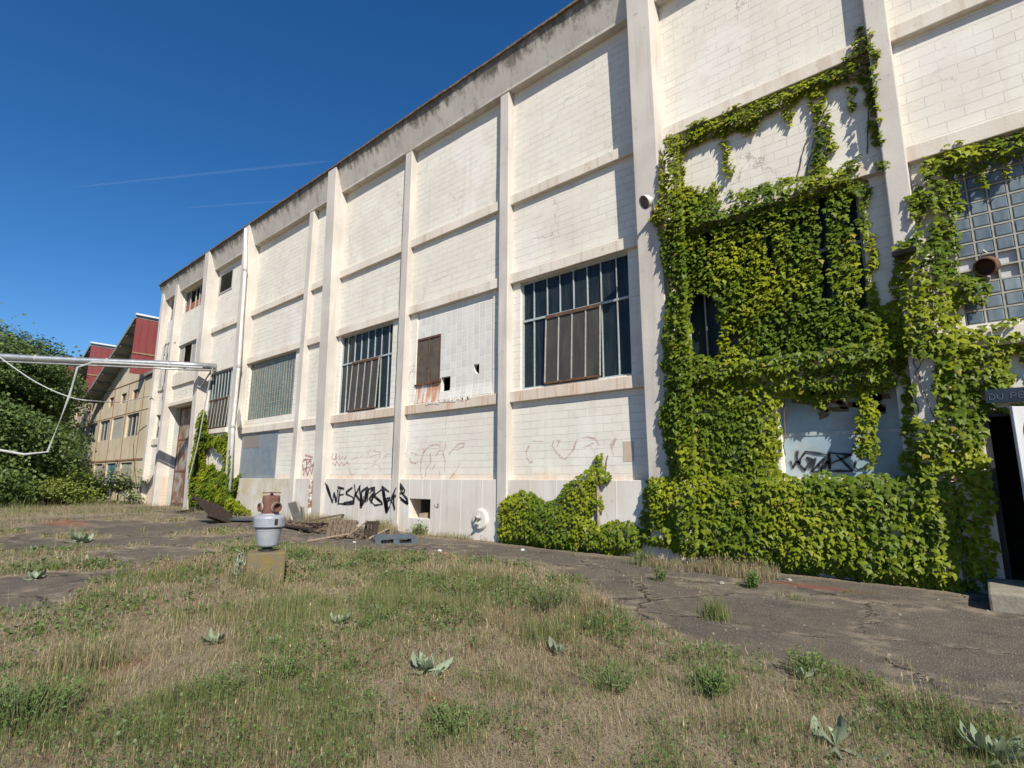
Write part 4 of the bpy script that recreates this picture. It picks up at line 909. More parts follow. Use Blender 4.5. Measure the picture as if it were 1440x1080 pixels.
XX, YY = np.meshgrid(xs, ys); x, y = XX.ravel(), YY.ravel()
g = dens_grass(x, y); z = gz(x, y); z = np.where(y > .15, 0, z)
redm = np.zeros_like(x)
for (px, py, rx, ry) in [(665, 872, .75, .28), (230, 815, .9, .3), (90, 735, 2.5, .6), (610, 995, .3, .12), (1115, 822, 1.0, .16), (1255, 985, .35, .2), (120, 945, .5, .3)]:
    c = gr(px, py); redm = np.maximum(redm, sstep(1.2, .4, np.hypot((x-c[0])/rx, (y-c[1])/ry)+(fbm(x*3, y*3, 61)-.5)*1.3))
edge_ = sstep(.02, .3, g)*sstep(.9, .5, g)
wallfoot = sstep(-.9, -.35, y+.5*(fbm(x*1.5, y*1.5, 63)-.5))*(y < .5)
moss = np.clip(edge_*.8+sstep(.62, .7, fbm(x*.8, y*.8, 66))*.35*(1-g), 0, 1)
nx_, ny_ = len(xs), len(ys); I = np.arange(nx_*ny_).reshape(ny_, nx_)
F = np.stack([I[:-1, :-1].ravel(), I[:-1, 1:].ravel(), I[1:, 1:].ravel(), I[1:, :-1].ravel()], 1)
soil = np.clip(np.maximum(g, wallfoot*.85), 0, 1)
go = npmesh('ground', np.stack([x, y, z], 1), F, np.stack([soil, redm*.8, moss], 1), M['ground'], smooth=True); tag(go, kind='structure')

# ------------------------------------------------------------------ rough grass
LQ = np.array([(0, 0, 0), (.42, .45, .08), (0, 1, -.05), (-.42, .45, .08)]); LQF = np.array([(0, 1, 2), (0, 2, 3)])
BL = np.array([(-.5, 0, 0), (.5, 0, 0), (-.36, .55, .10), (.36, .55, .10), (0, .94, .46)])
BLF = np.array([(0, 1, 3), (0, 3, 2), (2, 3, 4)])
HEAD = np.array([(0, 0, 0), (.5, .45, .1), (0, 1, .25), (-.5, .45, .1)]); HEADF = np.array([(0, 1, 2), (0, 2, 3)])
DRY = np.array([.31, .255, .145]); STRAW = np.array([.44, .37, .24]); RED = np.array([.25, .15, .105]); GRN = np.array([.115, .165, .048]); OLI = np.array([.21, .215, .08]); LIM = np.array([.20, .245, .05]); GRY = np.array([.21, .23, .15])
def blades(P, h, seed, wid=.0035, lean=.35, green=None):
    r = np.random.default_rng(seed); n = len(P); a = r.uniform(0, 2*PI, n)
    A = np.stack([np.cos(a), np.sin(a), np.zeros(n)], 1); L = np.abs(r.normal(0, lean, n)); b2 = a+PI/2
    B = nrm(np.stack([np.cos(b2)*L, np.sin(b2)*L, np.ones(n)], 1)); N = np.cross(A, B)
    dist = np.hypot(P[:, 0]-CAM[0], P[:, 1]-CAM[1]); w = wid*(.7+.6*r.uniform(0, 1, n))*np.clip(dist/5.0, .75, 3.2)
    V, F = instances(BL, BLF, P, A, B, N, np.stack([w, h, h], 1))
    k = fbm(P[:, 0]*.9, P[:, 1]*.9, 71); k2 = fbm(P[:, 0]*2.6, P[:, 1]*2.6, 72); k3 = fbm(P[:, 0]*.7, P[:, 1]*.7, 73)
    gp = np.clip((k-.5)*4.2+(k2-.5)*3.6+.76, .08, .98) if green is None else np.full(n, green)
    isg = r.uniform(0, 1, n) < gp; q = r.uniform(0, 1, n)[:, None]
    cg = np.where(q < .42, GRN, np.where(q < .78, OLI, np.where(q < .9, LIM, GRY))); 
    rd = sstep(.5, .72, k3)
    q2 = r.uniform(0, 1, n)
    cd = np.where((q2 < .07+.30*rd)[:, None], RED, np.where((q2 < .72)[:, None], DRY, STRAW))
    c = np.where(isg[:, None], cg, cd)*r.uniform(.55, 1.35, n)[:, None]
    C = np.repeat(c, 5, 0)
    hd_ = (~isg) & (r.uniform(0, 1, n) < .16) & (h > .1)
    if hd_.any():
        tip = P[hd_]+B[hd_]*h[hd_][:, None]*1.0+N[hd_]*h[hd_][:, None]*.26
        hh = r.uniform(.02, .045, hd_.sum()); V2, F2 = instances(HEAD, HEADF, tip-B[hd_]*hh[:, None]*.5, A[hd_], B[hd_], N[hd_], np.stack([hh*.22*np.clip(dist[hd_]/5, .8, 2.5), hh, hh], 1))
        C2 = np.repeat(c[hd_]*np.array([1.05, .95, .9]), 4, 0); F2 = F2+len(V); V = np.concatenate([V, V2]); F = np.concatenate([F, F2]); C = np.concatenate([C, C2])
    return V, F, C
def in_view(x, y, m=60):
    d = np.stack([x-CAM[0], y-CAM[1], np.full_like(x, -CAM[2]+.15)], 1)@ROT
    w = -d[:, 2]; w = np.where(w > .2, w, 1e-6); px = 720+FPX*d[:, 0]/w; py = 540-FPX*d[:, 1]/w
    return (d[:, 2] < -.5) & (px > -140) & (px < 1440+140) & (py < 1080+260)
Vs, Fs, Cs = [], [], []; off = 0
def push(t):
    global off
    V, F, C = t; Vs.append(V); Fs.append(F+off); Cs.append(C); off += len(V)
r = np.random.default_rng(5)
zones = [(-5.5, 1.6, -10.4, -4.6, 6800, .13), (-13, -3, -10.9, -2.6, 2800, .145), (-24, -11, -11.5, -1.5, 700, .18), (-50, -22, -13, -.5, 130, .34)]
cov = []
for zi, (x0, x1, y0, y1, dn, hh) in enumerate(zones):
    n = int((x1-x0)*(y1-y0)*dn); x = r.uniform(x0, x1, n); y = r.uniform(y0, y1, n)
    for (a0, a1, b0, b1) in cov: k = ~((x > a0) & (x < a1) & (y > b0) & (y < b1)); x, y = x[k], y[k]
    cov.append((x0, x1, y0, y1))
    k = in_view(x, y) & (np.hypot(x-CAM[0], y-CAM[1]) > 1.6); x, y = x[k], y[k]
    g = dens_grass(x, y); cl = .34*fbm(x*.75, y*.75, 85, 2)+.33*fbm(x*2.2, y*2.2, 81)+.33*fbm(x*7.5, y*7.5, 83, 2); k = r.uniform(0, 1, len(x)) < (g**1.3)*np.clip(.04+5.0*(cl-.42), .03, 1); x, y, g, cl = x[k], y[k], g[k], cl[k]
    h = hh*np.clip(.25+4.0*(cl-.40), .25, 1.7)*r.uniform(.4, 1.4, len(x))*(.55+.45*g)
    P = np.stack([x, y, gz(x, y)-.01], 1); lit = r.uniform(0, 1, len(x)) < .42; h = np.where(lit, h*.6, h)
    push(blades(P[~lit], h[~lit], 90+zi, .0024, .85)); push(blades(P[lit], h[lit], 190+zi, .0034, 2.2))
    st_ = r.uniform(0, 1, len(x)) < .025; push(blades(P[st_], h[st_]*1.9+.05, 290+zi, .0022, .8, .1))
    nt_ = int((x1-x0)*(y1-y0)*dn*.34); tx = r.uniform(x0, x1, nt_); ty = r.uniform(y0, y1, nt_)
    for (a0, a1, b0, b1) in cov[:-1]: kk = ~((tx > a0) & (tx < a1) & (ty > b0) & (ty < b1)); tx, ty = tx[kk], ty[kk]
    kk = in_view(tx, ty) & (np.hypot(tx-CAM[0], ty-CAM[1]) > 1.6); tx, ty = tx[kk], ty[kk]; kk = r.uniform(0, 1, len(tx)) < dens_grass(tx, ty)**.8; tx, ty = tx[kk], ty[kk]
    push(blades(np.stack([tx, ty, gz(tx, ty)+.004], 1), r.uniform(.03, .11, len(tx))*np.clip(hh/.14, 1, 2), 390+zi, .0034, 4.0, .12))
    lf = r.uniform(0, 1, len(x)) < .42; gl = fbm(x*1.3, y*1.3, 77); lf &= r.uniform(0, 1, len(x)) < sstep(.38, .60, gl)
    Q = P[lf]+np.stack([0*x[lf], 0*x[lf], r.uniform(.01, .12, lf.sum())], 1); m = len(Q)
    if m:
        N = nrm(r.normal(0, .55, (m, 3))+np.array([0, 0, 1.])); dn = r.normal(0, 1, (m, 3)); B = nrm(dn-N*np.sum(dn*N, 1, keepdims=True)); A = np.cross(B, N)
        sc_ = r.uniform(.010, .034, m)*np.clip(np.hypot(Q[:, 0], Q[:, 1]-CAM[1])/5, .8, 2.6)
        V, F = instances(LQ, LQF, Q, A, B, N, sc_); cg = np.where(r.uniform(0, 1, m)[:, None] < .7, np.array([.10, .165, .045]), np.array([.15, .185, .095]))*r.uniform(.6, 1.3, m)[:, None]
        push((V, F, np.repeat(cg, 4, 0)))
for (px, py, n, w_) in [(372, 826, 900, .55), (350, 815, 400, .3), (398, 815, 400, .3)]:
    c = gr(px, py); x = c[0]+r.normal(0, w_*.6, n); y = c[1]-.12+r.normal(0, .12, n); push(blades(np.stack([x, y, gz(x, y)], 1), .26*r.uniform(.3, 1.2, n), 990+px, .0026, .4, .45))
for k in range(46):                          # weeds in the cracks of the asphalt
    cx_, cy_ = (r.uniform(-9, 1.5), r.uniform(-5.6, -1.0)) if k < 30 else (r.uniform(-24, -9), r.uniform(-6, -1.2))
    if dens_grass(np.array([cx_]), np.array([cy_]))[0] > .4: continue
    m = int(r.uniform(15, 80)); w_ = r.uniform(.03, .16); x = cx_+r.normal(0, w_, m); y = cy_+r.normal(0, w_*.5, m)
    push(blades(np.stack([x, y, gz(x, y)], 1), r.uniform(.03, .13)*r.uniform(.4, 1.3, m), 700+k, .003, .8, r.uniform(.2, .9)))
# dry fringe along the wall foot
for (xa, xb, n, hh, gr_, ya, yb) in [(-19.5, -13.6, 3600, .32, .18, -.7, -.2), (-13.6, -10.2, 700, .16, .3, -.5, -.2), (-28, -19.5, 1200, .25, .3, -.8, -.35), (-5.2, -2.8, 2600, .2, .15, -1.5, -.7), (-11.5, -3.5, 500, .1, .5, -3.6, -1.2), (-38, -28, 900, .3, .35, -1.6, -.4)]:
    x = r.uniform(xa, xb, n); y = r.uniform(ya, yb, n); cl = fbm(x*1.6, y*1.6, 95); k = cl > .44; x, y, cl = x[k], y[k], cl[k]
    push(blades(np.stack([x, y, gz(x, y)], 1), hh*(.3+1.2*cl)*r.uniform(.5, 1.3, len(x)), 97, .003, .5, gr_))
gs = npmesh('grass', np.concatenate(Vs), np.concatenate(Fs), np.concatenate(Cs), M['grassm']); tag(gs, 'rough dry and green meadow grass over the old yard', 'grass', kind='stuff')
# gravel and crumbs
n = 16000; x = np.concatenate([r.uniform(-20, 2.5, n//2), r.uniform(-6, 2.0, n//2)]); y = r.uniform(-7.5, -.3, n); k = in_view(x, y); x, y = x[k], y[k]; d = np.hypot(x, y+11.2)
TET = np.array([(-.5, -.4, 0), (.55, -.3, .05), (.1, .6, 0), (-.1, .05, .55), (.3, .2, .4)]); TETF = np.array([(0, 1, 3), (1, 4, 3), (1, 2, 4), (2, 3, 4), (2, 0, 3)])
a = r.uniform(0, 6.28, len(x)); A = np.stack([np.cos(a), np.sin(a), 0*a], 1); B = np.stack([-np.sin(a), np.cos(a), 0*a], 1); N = np.tile([0, 0, 1.], (len(x), 1))
V, F = instances(TET, TETF, np.stack([x, y, gz(x, y)], 1), A, B, N, r.uniform(.003, .013, len(x))+.03*(r.uniform(0, 1, len(x)) < .012))
cc = np.repeat((r.uniform(.5, 1.3, len(x))[:, None])*np.array([.24, .21, .17]), 5, 0)
gv = npmesh('gravel', V, F, cc, M['mullein']); tag(gv, 'loose grit and crumbs strewn on the cracked asphalt', 'gravel', kind='stuff')

# ------------------------------------------------------------------ weeds
ML = np.array([(0, 0, 0), (.10, .25, .05), (.20, .55, .09), (.14, .84, -.03), (0, 1, -.20), (-.14, .84, -.05), (-.20, .55, .11), (-.10, .25, .04), (0, .3, .0), (0, .62, .03)])
MLF = np.array([(0, 1, 8), (0, 8, 7), (1, 2, 9), (1, 9, 8), (8, 9, 6), (8, 6, 7), (2, 3, 9), (3, 4, 9), (9, 4, 5), (9, 5, 6)])
def mullein(px, py, R, label, seed, leaves=26, up=.6, at=None):
    c = gr(px, py) if at is None else at; r = np.random.default_rng(seed); c = np.array([c[0], c[1], float(gz(np.array([c[0]]), np.array([c[1]]))[0])])
    a = np.arange(leaves)*2.4+r.uniform(-.3, .3, leaves); el = np.linspace(.05, up+.45, leaves)+r.normal(0, .22, leaves)
    B = np.stack([np.cos(a)*np.cos(el), np.sin(a)*np.cos(el), np.sin(el)], 1); A = nrm(np.stack([-np.sin(a), np.cos(a), r.normal(0, .2, leaves)], 1)); N = np.cross(A, B)
    S = .88*R*np.linspace(1, .42, leaves)*r.uniform(.65, 1.15, leaves)
    V, F = instances(ML, MLF, np.tile(c+np.array([0, 0, .02]), (leaves, 1)), A, B, N, np.stack([S*1.0, S, S], 1))
    col = np.repeat(np.array([.24, .285, .19])*r.uniform(.7, 1.2, leaves)[:, None], len(ML), 0)
    o = npmesh('mullein_plant', V, F, col, M['mullein'], None, tuple(c)); tag(o, label, 'plant', 'woolly grey mullein rosettes in the grass'); return o
mullein(600, 955, .30, 'largest woolly mullein rosette with upright leaves in the middle of the grass', 1, 15, 1.0)
mullein(478, 885, .22, 'flat pale mullein rosette between the hydrant and the middle of the grass', 2)
mullein(383, 915, .20, 'mullein rosette with a pointed leaf left of the grass centre', 3, 10)
mullein(300, 912, .20, 'small grey green mullein rosette nearest the left of the grass centre', 4, 11)
mullein(525, 860, .19, 'mullein rosette beside the reddish bare patch', 5, 11)
mullein(1130, 962, .22, 'mullein with long pale leaves on the asphalt edge at the right', 6, 7, .5)
mullein(785, 925, .26, 'mullein with two broad leaves right of the largest rosette', 7, 9, .9)
mullein(1395, 1070, .34, 'big silvery mullein in the bottom right corner', 8, 16, .8, at=(-.10, -6.75, 0))
mullein(1200, 1075, .30, 'mullein with two tall blue green leaves at the bottom edge', 9, 8, 1.2, at=(-.85, -7.2, 0))
mullein(112, 762, .5, 'wide grey green mullein on the asphalt at the left', 10, 18)
mullein(50, 775, .35, 'pale low mullein on the grass patch at the far left', 11, 12, .3)
mullein(50, 815, .30, 'silvery mullein spread on the asphalt at the left edge', 12, 12, .3)
mullein(122, 793, .25, 'small mullein beside the left asphalt crack', 13, 10)
# upright mullein by the plinth
c = gr(337, 818); c = np.array([c[0], c[1], .0]); mb_v, mb_f, mb_c, o_ = [], [], [], 0
n = 46; t = np.linspace(0, 1, n); a = np.arange(n)*2.4; rr = .13*(1-t)+.03; el = .55+.5*t
B = np.stack([np.cos(a)*np.cos(el), np.sin(a)*np.cos(el), np.sin(el)], 1); A = np.stack([-np.sin(a), np.cos(a), 0*a], 1); N = np.cross(A, B)
V, F = instances(ML, MLF, np.stack([c[0]-.10*t, c[1]+0*t, .02+.43*t], 1), A, B, N, np.stack([rr*1.1, rr*1.35, rr], 1))
e = empty('mullein_plant', tuple(c), 'upright pale flowering mullein spike beside the hydrant plinth', 'plant')
npmesh('leaves', V, F, np.tile([.40, .44, .34], (len(V), 1)), M['mullein'], e, tuple(c)); MB().tube([c, c+np.array([-.10, 0, .46])], [.018, .012], 8).build('stem', M['mullein'], e)
def bush_weed(px, py, w, h, label, seed, n=260, col=(.075, .14, .03), leaf=.05, at=None, name='weed_clump'):
    c = gr(px, py) if at is None else np.array(at, float); r = np.random.default_rng(seed); z0 = float(gz(np.array([c[0]]), np.array([c[1]]))[0])
    ns = max(6, n//14); P, Bx, cc = [], [], []; st = MB()
    for s_ in range(ns):
        an = r.uniform(0, 6.28); rad = w*.5*r.uniform(.1, 1); L = h*r.uniform(.5, 1.1); tip = np.array([c[0]+rad*math.cos(an), c[1]+rad*math.sin(an), z0+L]); b = np.array([c[0]+rad*.35*math.cos(an), c[1]+rad*.35*math.sin(an), z0])
        st.tube([b, (b+tip)/2+np.array([0, 0, L*.06]), tip], [.006, .005, .003], 4, False)
        for q in range(26):
            t = r.uniform(.1, 1.02); P.append(b+(tip-b)*t+r.normal(0, .02, 3)); 
    P = np.array(P); n = len(P); a = r.uniform(0, 6.28, n); el = r.uniform(-.2, .9, n)
    B = np.stack([np.cos(a)*np.cos(el), np.sin(a)*np.cos(el), np.sin(el)], 1); A = nrm(np.cross(B, np.tile([0, 0, 1.], (n, 1))+r.normal(0, .3, (n, 3)))); N = np.cross(A, B)
    kp = r.uniform(0, 1, n) < .6; P, A, B, N = P[kp], A[kp], B[kp], N[kp]; n = len(P)
    S = leaf*r.uniform(.4, 1.3, n); V, F = instances(ML, MLF, P, A, B, N, np.stack([S*1.0, S, S], 1))
    k = r.uniform(.8, 1.75, n)[:, None]; C = np.repeat(np.array(col)*1.15*k, len(ML), 0)
    m = n//3; gx = c[0]+r.normal(0, w*.33, m); gy = c[1]+r.normal(0, w*.33, m); V2, F2, C2 = blades(np.stack([gx, gy, gz(gx, gy)], 1), h*r.uniform(.4, 1.2, m), seed, .003, .5, .8)
    V3 = np.concatenate([V, V2]); C3 = np.concatenate([C, C2]); F3 = np.concatenate([F, F2+len(V)]); V, F, C = V3, F3, C3
    loc = (float(c[0]), float(c[1]), z0); e = empty(name, loc, label, 'plant', 'leafy green weeds'); npmesh('leaves', V, F, C, M['grassm'], e, loc); st.build('stem', M['greenstem'], e); return e
bush_weed(772, 862, .95, .30, 'broad dark green weed clump on the grass edge before the low ivy bank', 21, 900, (.075, .115, .042), .035)
bush_weed(1058, 826, .30, .26, 'small leafy weed on the bare strip below the ivy hedge', 22, 260, (.07, .14, .03), .06)
bush_weed(1145, 955, .45, .2, 'low pale green weed on the asphalt edge at the right', 23, 420, (.11, .16, .045), .04)
bush_weed(1000, 985, .45, .2, 'dark green leafy weed at the bottom of the asphalt tongue', 24, 520, (.07, .125, .032), .03)
bush_weed(645, 838, .9, .2, 'bright green weed patch just right of the plinth', 25, 620, (.11, .15, .045), .03)
bush_weed(25, 1030, .8, .30, 'clover like green weed mass in the bottom left corner', 26, 1600, (.075, .125, .04), .032, at=None)
bush_weed(640, 1040, .55, .16, 'green weed low in the middle of the picture bottom', 27, 520, (.095, .14, .045), .026)
bush_weed(905, 795, .5, .28, 'green weeds growing at the foot of the tall pilaster', 28, 520, (.075, .12, .035), .05)
bush_weed(860, 975, .6, .16, 'feathery green weed on the grass at the picture centre right', 29, 520, (.10, .145, .05), .024)
bush_weed(400, 960, .7, .15, 'leafy green weed in the left middle of the grass', 30, 620, (.10, .145, .05), .026)
bush_weed(300, 990, .6, .14, 'dull green weed low in the left half of the grass', 34, 520, (.11, .14, .06), .026)
bush_weed(1365, 832, .28, .2, 'small broad leaved weed beside the concrete step', 31, 90, (.055, .11, .03), .13)
bush_weed(590, 752, .5, .35, 'tall strappy weed against the wall above the blue grate', 32, 220, (.10, .15, .04), .10)
bush_weed(915, 800, .25, .22, 'small grey weed on the asphalt below the ivy gap', 33, 160, (.09, .12, .05), .06, at=tuple(gr(930, 818)))
def tuft(px, py, w, h, label, seed, n=420, green=.85):
    c = gr(px, py); r = np.random.default_rng(seed); x = c[0]+r.normal(0, w*.3, n); y = c[1]+r.normal(0, w*.3, n)
    V, F, C = blades(np.stack([x, y, gz(x, y)], 1), h*r.uniform(.4, 1.1, n), seed, .0035, .4, green); loc = (float(c[0]), float(c[1]), 0)
    tag(npmesh('grass_tuft', V, F, C, M['grassm'], None, loc), label, 'grass', 'single grass tufts')
tuft(1006, 868, .3, .28, 'lone green grass tuft growing from the asphalt crack', 41)
tuft(765, 905, .5, .24, 'lime green grass tuft in the middle of the grass', 42, 700)
tuft(110, 945, .6, .3, 'tall straw grass tuft at the left edge', 43, 900, .3)

# ------------------------------------------------------------------ hydrant on its plinth
hb_ = gr(372, 820); hx_, hy_ = float(hb_[0]), float(hb_[1])
vdir = _n(np.array([CAM[0]-hx_, CAM[1]-hy_, 0])); rdir = np.array([-vdir[1], vdir[0], 0])
k_ = math.hypot(hx_-CAM[0], hy_-CAM[1])
def zat(py): 
    d = ray(372, py); return float(CAM[2]+d[2]*(k_/math.hypot(d[0], d[1])))
ppm = abs(745-700)/(zat(700)-zat(745))
zp = zat(775)
MB().obox((hx_, hy_, zp/2-.05), rdir, vdir, (0, 0, 1), 24.5/ppm, 22/ppm, zp/2+.05).build('concrete_plinth', M['plinth'], bevel=.02)
tag(bpy.data.objects['concrete_plinth'], 'mossy square concrete plinth carrying the hydrant', 'plinth')
hy = empty('fire_hydrant', (hx_, hy_, zp), 'old rusty fire hydrant with grey tub shaped skirt on a concrete plinth', 'hydrant')
O = np.array([hx_, hy_, 0.])
def rr_(px): return px/2/ppm
MB().lathe([(rr_(20), zp-.0), (rr_(20), zp+.03), (rr_(13), zp+.04), (rr_(13), zat(765))], O, (0, 0, 1), 24).build('foot', M['black'], hy, smooth=False)
MB().lathe([(rr_(25), zat(768)), (rr_(28), zat(766)), (rr_(34.5), zat(746)), (rr_(35.5), zat(745)), (rr_(35.5), zat(743.5)), (rr_(33), zat(743))], O, (0, 0, 1), 32).build('skirt', M['greyplastic'], hy, smooth=False)
MB().lathe([(rr_(33), zat(743.5)), (rr_(36), zat(742.5)), (rr_(42), zat(740)), (rr_(43), zat(728)), (rr_(41), zat(725.5)), (rr_(26), zat(723.5)), (rr_(24), zat(722))], O, (0, 0, 1), 32).build('skirt_collar', M['greyplastic'], hy, smooth=False)
MB().lathe([(rr_(35), zat(743.8)), (rr_(36), zat(743)), (rr_(35), zat(742.4))], O, (0, 0, 1), 32).build('collar_band', M['black'], hy)
MB().lathe([(rr_(24), zat(724)), (rr_(23.5), zat(710)), (rr_(24), zat(700)), (rr_(23), zat(697.5)), (rr_(21), zat(696.8)), (rr_(6), zat(696.2))], O, (0, 0, 1), 28).build('body', M['rust'], hy, smooth=False)
MB().lathe([(rr_(6), zat(697)), (rr_(4), zat(694)), (rr_(4), zat(691.5))], O, (0, 0, 1), 12).build('stem', M['rust'], hy)
MB().bar(O+rdir*rr_(25)+np.array([0, 0, zat(693)]), O-rdir*rr_(25)+np.array([0, 0, zat(693)]), .035, .018).bar(O+vdir*rr_(25)+np.array([0, 0, zat(693)]), O-vdir*rr_(25)+np.array([0, 0, zat(693)]), .035, .018).build('wheel_handle', M['rust'], hy)
for sx, fwd, s_ in ((.55, .85, 1.0), (-.95, .35, .85)):
    ax_ = _n(rdir*sx+vdir*fwd); b = O+ax_*rr_(20)+np.array([0, 0, zat(713)])
    MB().lathe([(.055*s_, -.03), (.055*s_, .03), (.08*s_, .035), (.08*s_, .075), (.062*s_, .078), (.058*s_, .02)], b, ax_, 20, cap=False).build('outlet', M['rust'], hy)
    MB().lathe([(.082*s_, .03), (.086*s_, .035), (.086*s_, .05), (.081*s_, .052)], b, ax_, 20, cap=False).build('outlet_ring', M['rubble'], hy)
MB().obox(O+_n(rdir*.4+vdir*.9)*rr_(40)+np.array([0, 0, zat(733)]), _n(rdir*.9-vdir*.4), _n(rdir*.4+vdir*.9), (0, 0, 1), .025, .02, .045).build('latch', M['black'], hy)

# ------------------------------------------------------------------ debris at the wall foot
def planks(name, label, cat, c, yaw, tilt, roll, L, W, n, th, mat, rails=True, cross=3):
    e = empty(name, tuple(c), label, cat); Rm = Matrix.Rotation(yaw, 3, 'Z') @ Matrix.Rotation(tilt, 3, 'X') @ Matrix.Rotation(roll, 3, 'Y')
    ex, ey, ez = [np.array(Rm @ Vector(q)) for q in ((1, 0, 0), (0, 1, 0), (0, 0, 1))]; c = np.array(c, float)
    for k in range(n):
        o = -W/2+W*(k+.5)/n; j = random.uniform(-.03, .03)*L
        MB().obox(c+ex*o+ey*(L/2+j)+ez*random.uniform(0, .008), ex, ey, ez, W/n*.40, L/2, th/2).build('plank', mat, e)
    if rails:
        for k in range(cross): MB().obox(c+ey*(L*(.08+.84*k/(cross-1)))-ez*(th/2+.045), ex, ey, ez, W/2, .035, .04).build('rail', mat, e)
    return e
pa = gr(312, 736)
planks('wooden_pallet', 'dark broken pallet leaning up at the foot of the far ivy', 'pallet', (pa[0]+.1, pa[1]+.1, .05), 1.75, .50, .35, 1.5, 1.5, 8, .03, M['darkwood'])
sb = gr(338, 734)
MB().obox((sb[0], sb[1]+.1, .10), _n((1, .3, .02)), _n((-.3, 1, 0)), (0, 0, 1), 1.0, .45, .035).build('roofing_sheet', M['sheet'], bevel=.02)
tag(bpy.data.objects['roofing_sheet'], 'dark bent sheet lying behind the hydrant to its left', 'sheet')
pb_ = gr(477, 757)
planks('slatted_crate', 'broken slatted wood panel with pale split end standing by the wall', 'crate', (pb_[0], pb_[1], .02), .55, 1.15, 0, .50, .85, 6, .03, M['wood'], True, 2)
pb_ = gr(512, 757)
planks('slatted_crate', 'darker slatted wood panel standing between the pale one and the blue grate', 'crate', (pb_[0]+.12, pb_[1]+.12, .02), .75, 1.3, 0, .46, .40, 4, .03, M['darkwood'], True, 2)
for i, (a, b, w, mt_, lb) in enumerate([((405, 738), (462, 742), .22, 'darkwood', 'dark rotten plank lying behind the slatted panels'), ((430, 746), (498, 737), .16, 'wood', 'plank propped over the slatted panels'), ((432, 764), (490, 757), .05, 'palewood', 'thin pale batten on the asphalt before the slatted panels'),
                                       ((520, 760), (548, 748), .07, 'palewood', 'short pale batten beside the blue grate'), ((395, 741), (440, 750), .3, 'darkwood', 'wide weathered board just right of the hydrant'), ((250, 722), (290, 716), .25, 'darkwood', 'dark board at the foot of the rusty door')]):
    A_, B_ = gr(*a), gr(*b); A_[2] = .06; B_[2] = .12 if i != 1 else .42
    if i == 1: A_[2] = .3
    o = MB().bar(A_, B_, w, .04).build('loose_plank', M[mt_], bevel=.006); tag(o, lb, 'plank', 'planks and battens at the wall foot')
q = gr(487, 757)
tag(MB().bar((q[0], q[1], .03), (q[0]+.55, q[1]+.3, .5), .06, .03).build('loose_plank', M['palewood']), 'pale split batten slanting between the two slatted panels', 'plank', 'planks and battens at the wall foot')
# leaning slab and rubble
q = wl(420, 732, -.5)
tag(MB().obox((q[0], -.62, .38), _n((1, 0, .15)), _n((0, 1, .35)), _n((-.15, -.35, 1)), .33, .05, .42).build('stone_slab', M['rubble'], bevel=.02), 'large grey slab leaning on the wall right of the hydrant', 'slab', 'slab pieces leaning on the wall')
tag(MB().obox((q[0]+.45, -.6, .3), _n((1, 0, -.3)), _n((0, 1, .3)), _n((.3, -.3, 1)), .10, .04, .36).build('stone_slab', M['rubble'], bevel=.015), 'narrow grey slab piece leaning just right of the large one', 'slab', 'slab pieces leaning on the wall')
# blue plastic grate
q0_, q1_ = gr(527, 767), gr(587, 765)
e = empty('plastic_pallet', tuple(q0_), 'low blue grey plastic pallet lying at the wall foot right of the slatted panels', 'pallet')
ux = _n(np.array([q1_[0]-q0_[0], q1_[1]-q0_[1], 0])); uy = np.array([-ux[1], ux[0], 0]); W_ = float(np.linalg.norm((q1_-q0_)[:2])); D_ = .75
dk = MB(); q0_ = np.array([q0_[0], q0_[1], 0.])
for k in range(9): dk.obox(q0_+ux*W_/2+uy*(D_*(k+.5)/9)+np.array([0, 0, .145+.04*k/9]), ux, uy, (0, 0, 1), W_/2*(1-.008*k), D_/9*.3, .012)
for k in range(7): dk.obox(q0_+ux*(W_*(k+.5)/7)+uy*D_/2+np.array([0, 0, .150]), uy, ux, (0, 0, 1), D_/2, .03, .012)
dk.build('deck', M['bluegrate'], e)
for k in (0, .5, 1):
    for m in (0, .5, 1): MB().obox(q0_+ux*(.08+(W_-.16)*k)+uy*(.08+(D_-.16)*m)+np.array([0, 0, .075]), ux, uy, (0, 0, 1), .075, .07, .07).build('block', M['bluegrate'], e)
MB().obox(q0_+ux*W_/2+np.array([0, 0, .02]), ux, uy, (0, 0, 1), W_/2, .05, .018).obox(q0_+ux*W_/2+uy*D_+np.array([0, 0, .02]), ux, uy, (0, 0, 1), W_/2, .05, .018).build('skid', M['bluegrate'], e)
for i, (px, py, s_, lb) in enumerate([(425, 747, .07, 'white stone beside the wide weathered board'), (421, 749, .05, 'smaller white stone beside the wide weathered board'), (618, 776, .09, 'white stone alone on the asphalt right of the blue pallet'), (1015, 822, .08, 'white chip below the ivy hedge'), (1040, 806, .07, 'pale stone at the foot of the ivy hedge'), (1110, 817, .07, 'pale lump left of the orange brick patch'), (735, 775, .09, 'pale stone at the left end of the low ivy bank'), (1235, 1012, .07, 'white pebble on the bare strip at the lower right'), (498, 764, .08, 'pale stone before the darker slatted panel'), (1225, 1006, .09, 'larger white pebble on the bare strip at the lower right')]):
    c = gr(px, py); me = MB().lathe([(.3*s_, 0), (.62*s_, .12*s_), (.55*s_, .5*s_), (.2*s_, .7*s_)], (c[0], c[1], -.005), _n((.2*(i % 3-1), .1, 1)), 7)
    tag(me.build('stone', M['doorwhite'] if i % 2 == 0 else M['rubble'], bevel=.006), lb, 'stone', 'pale stones and chips on the ground')

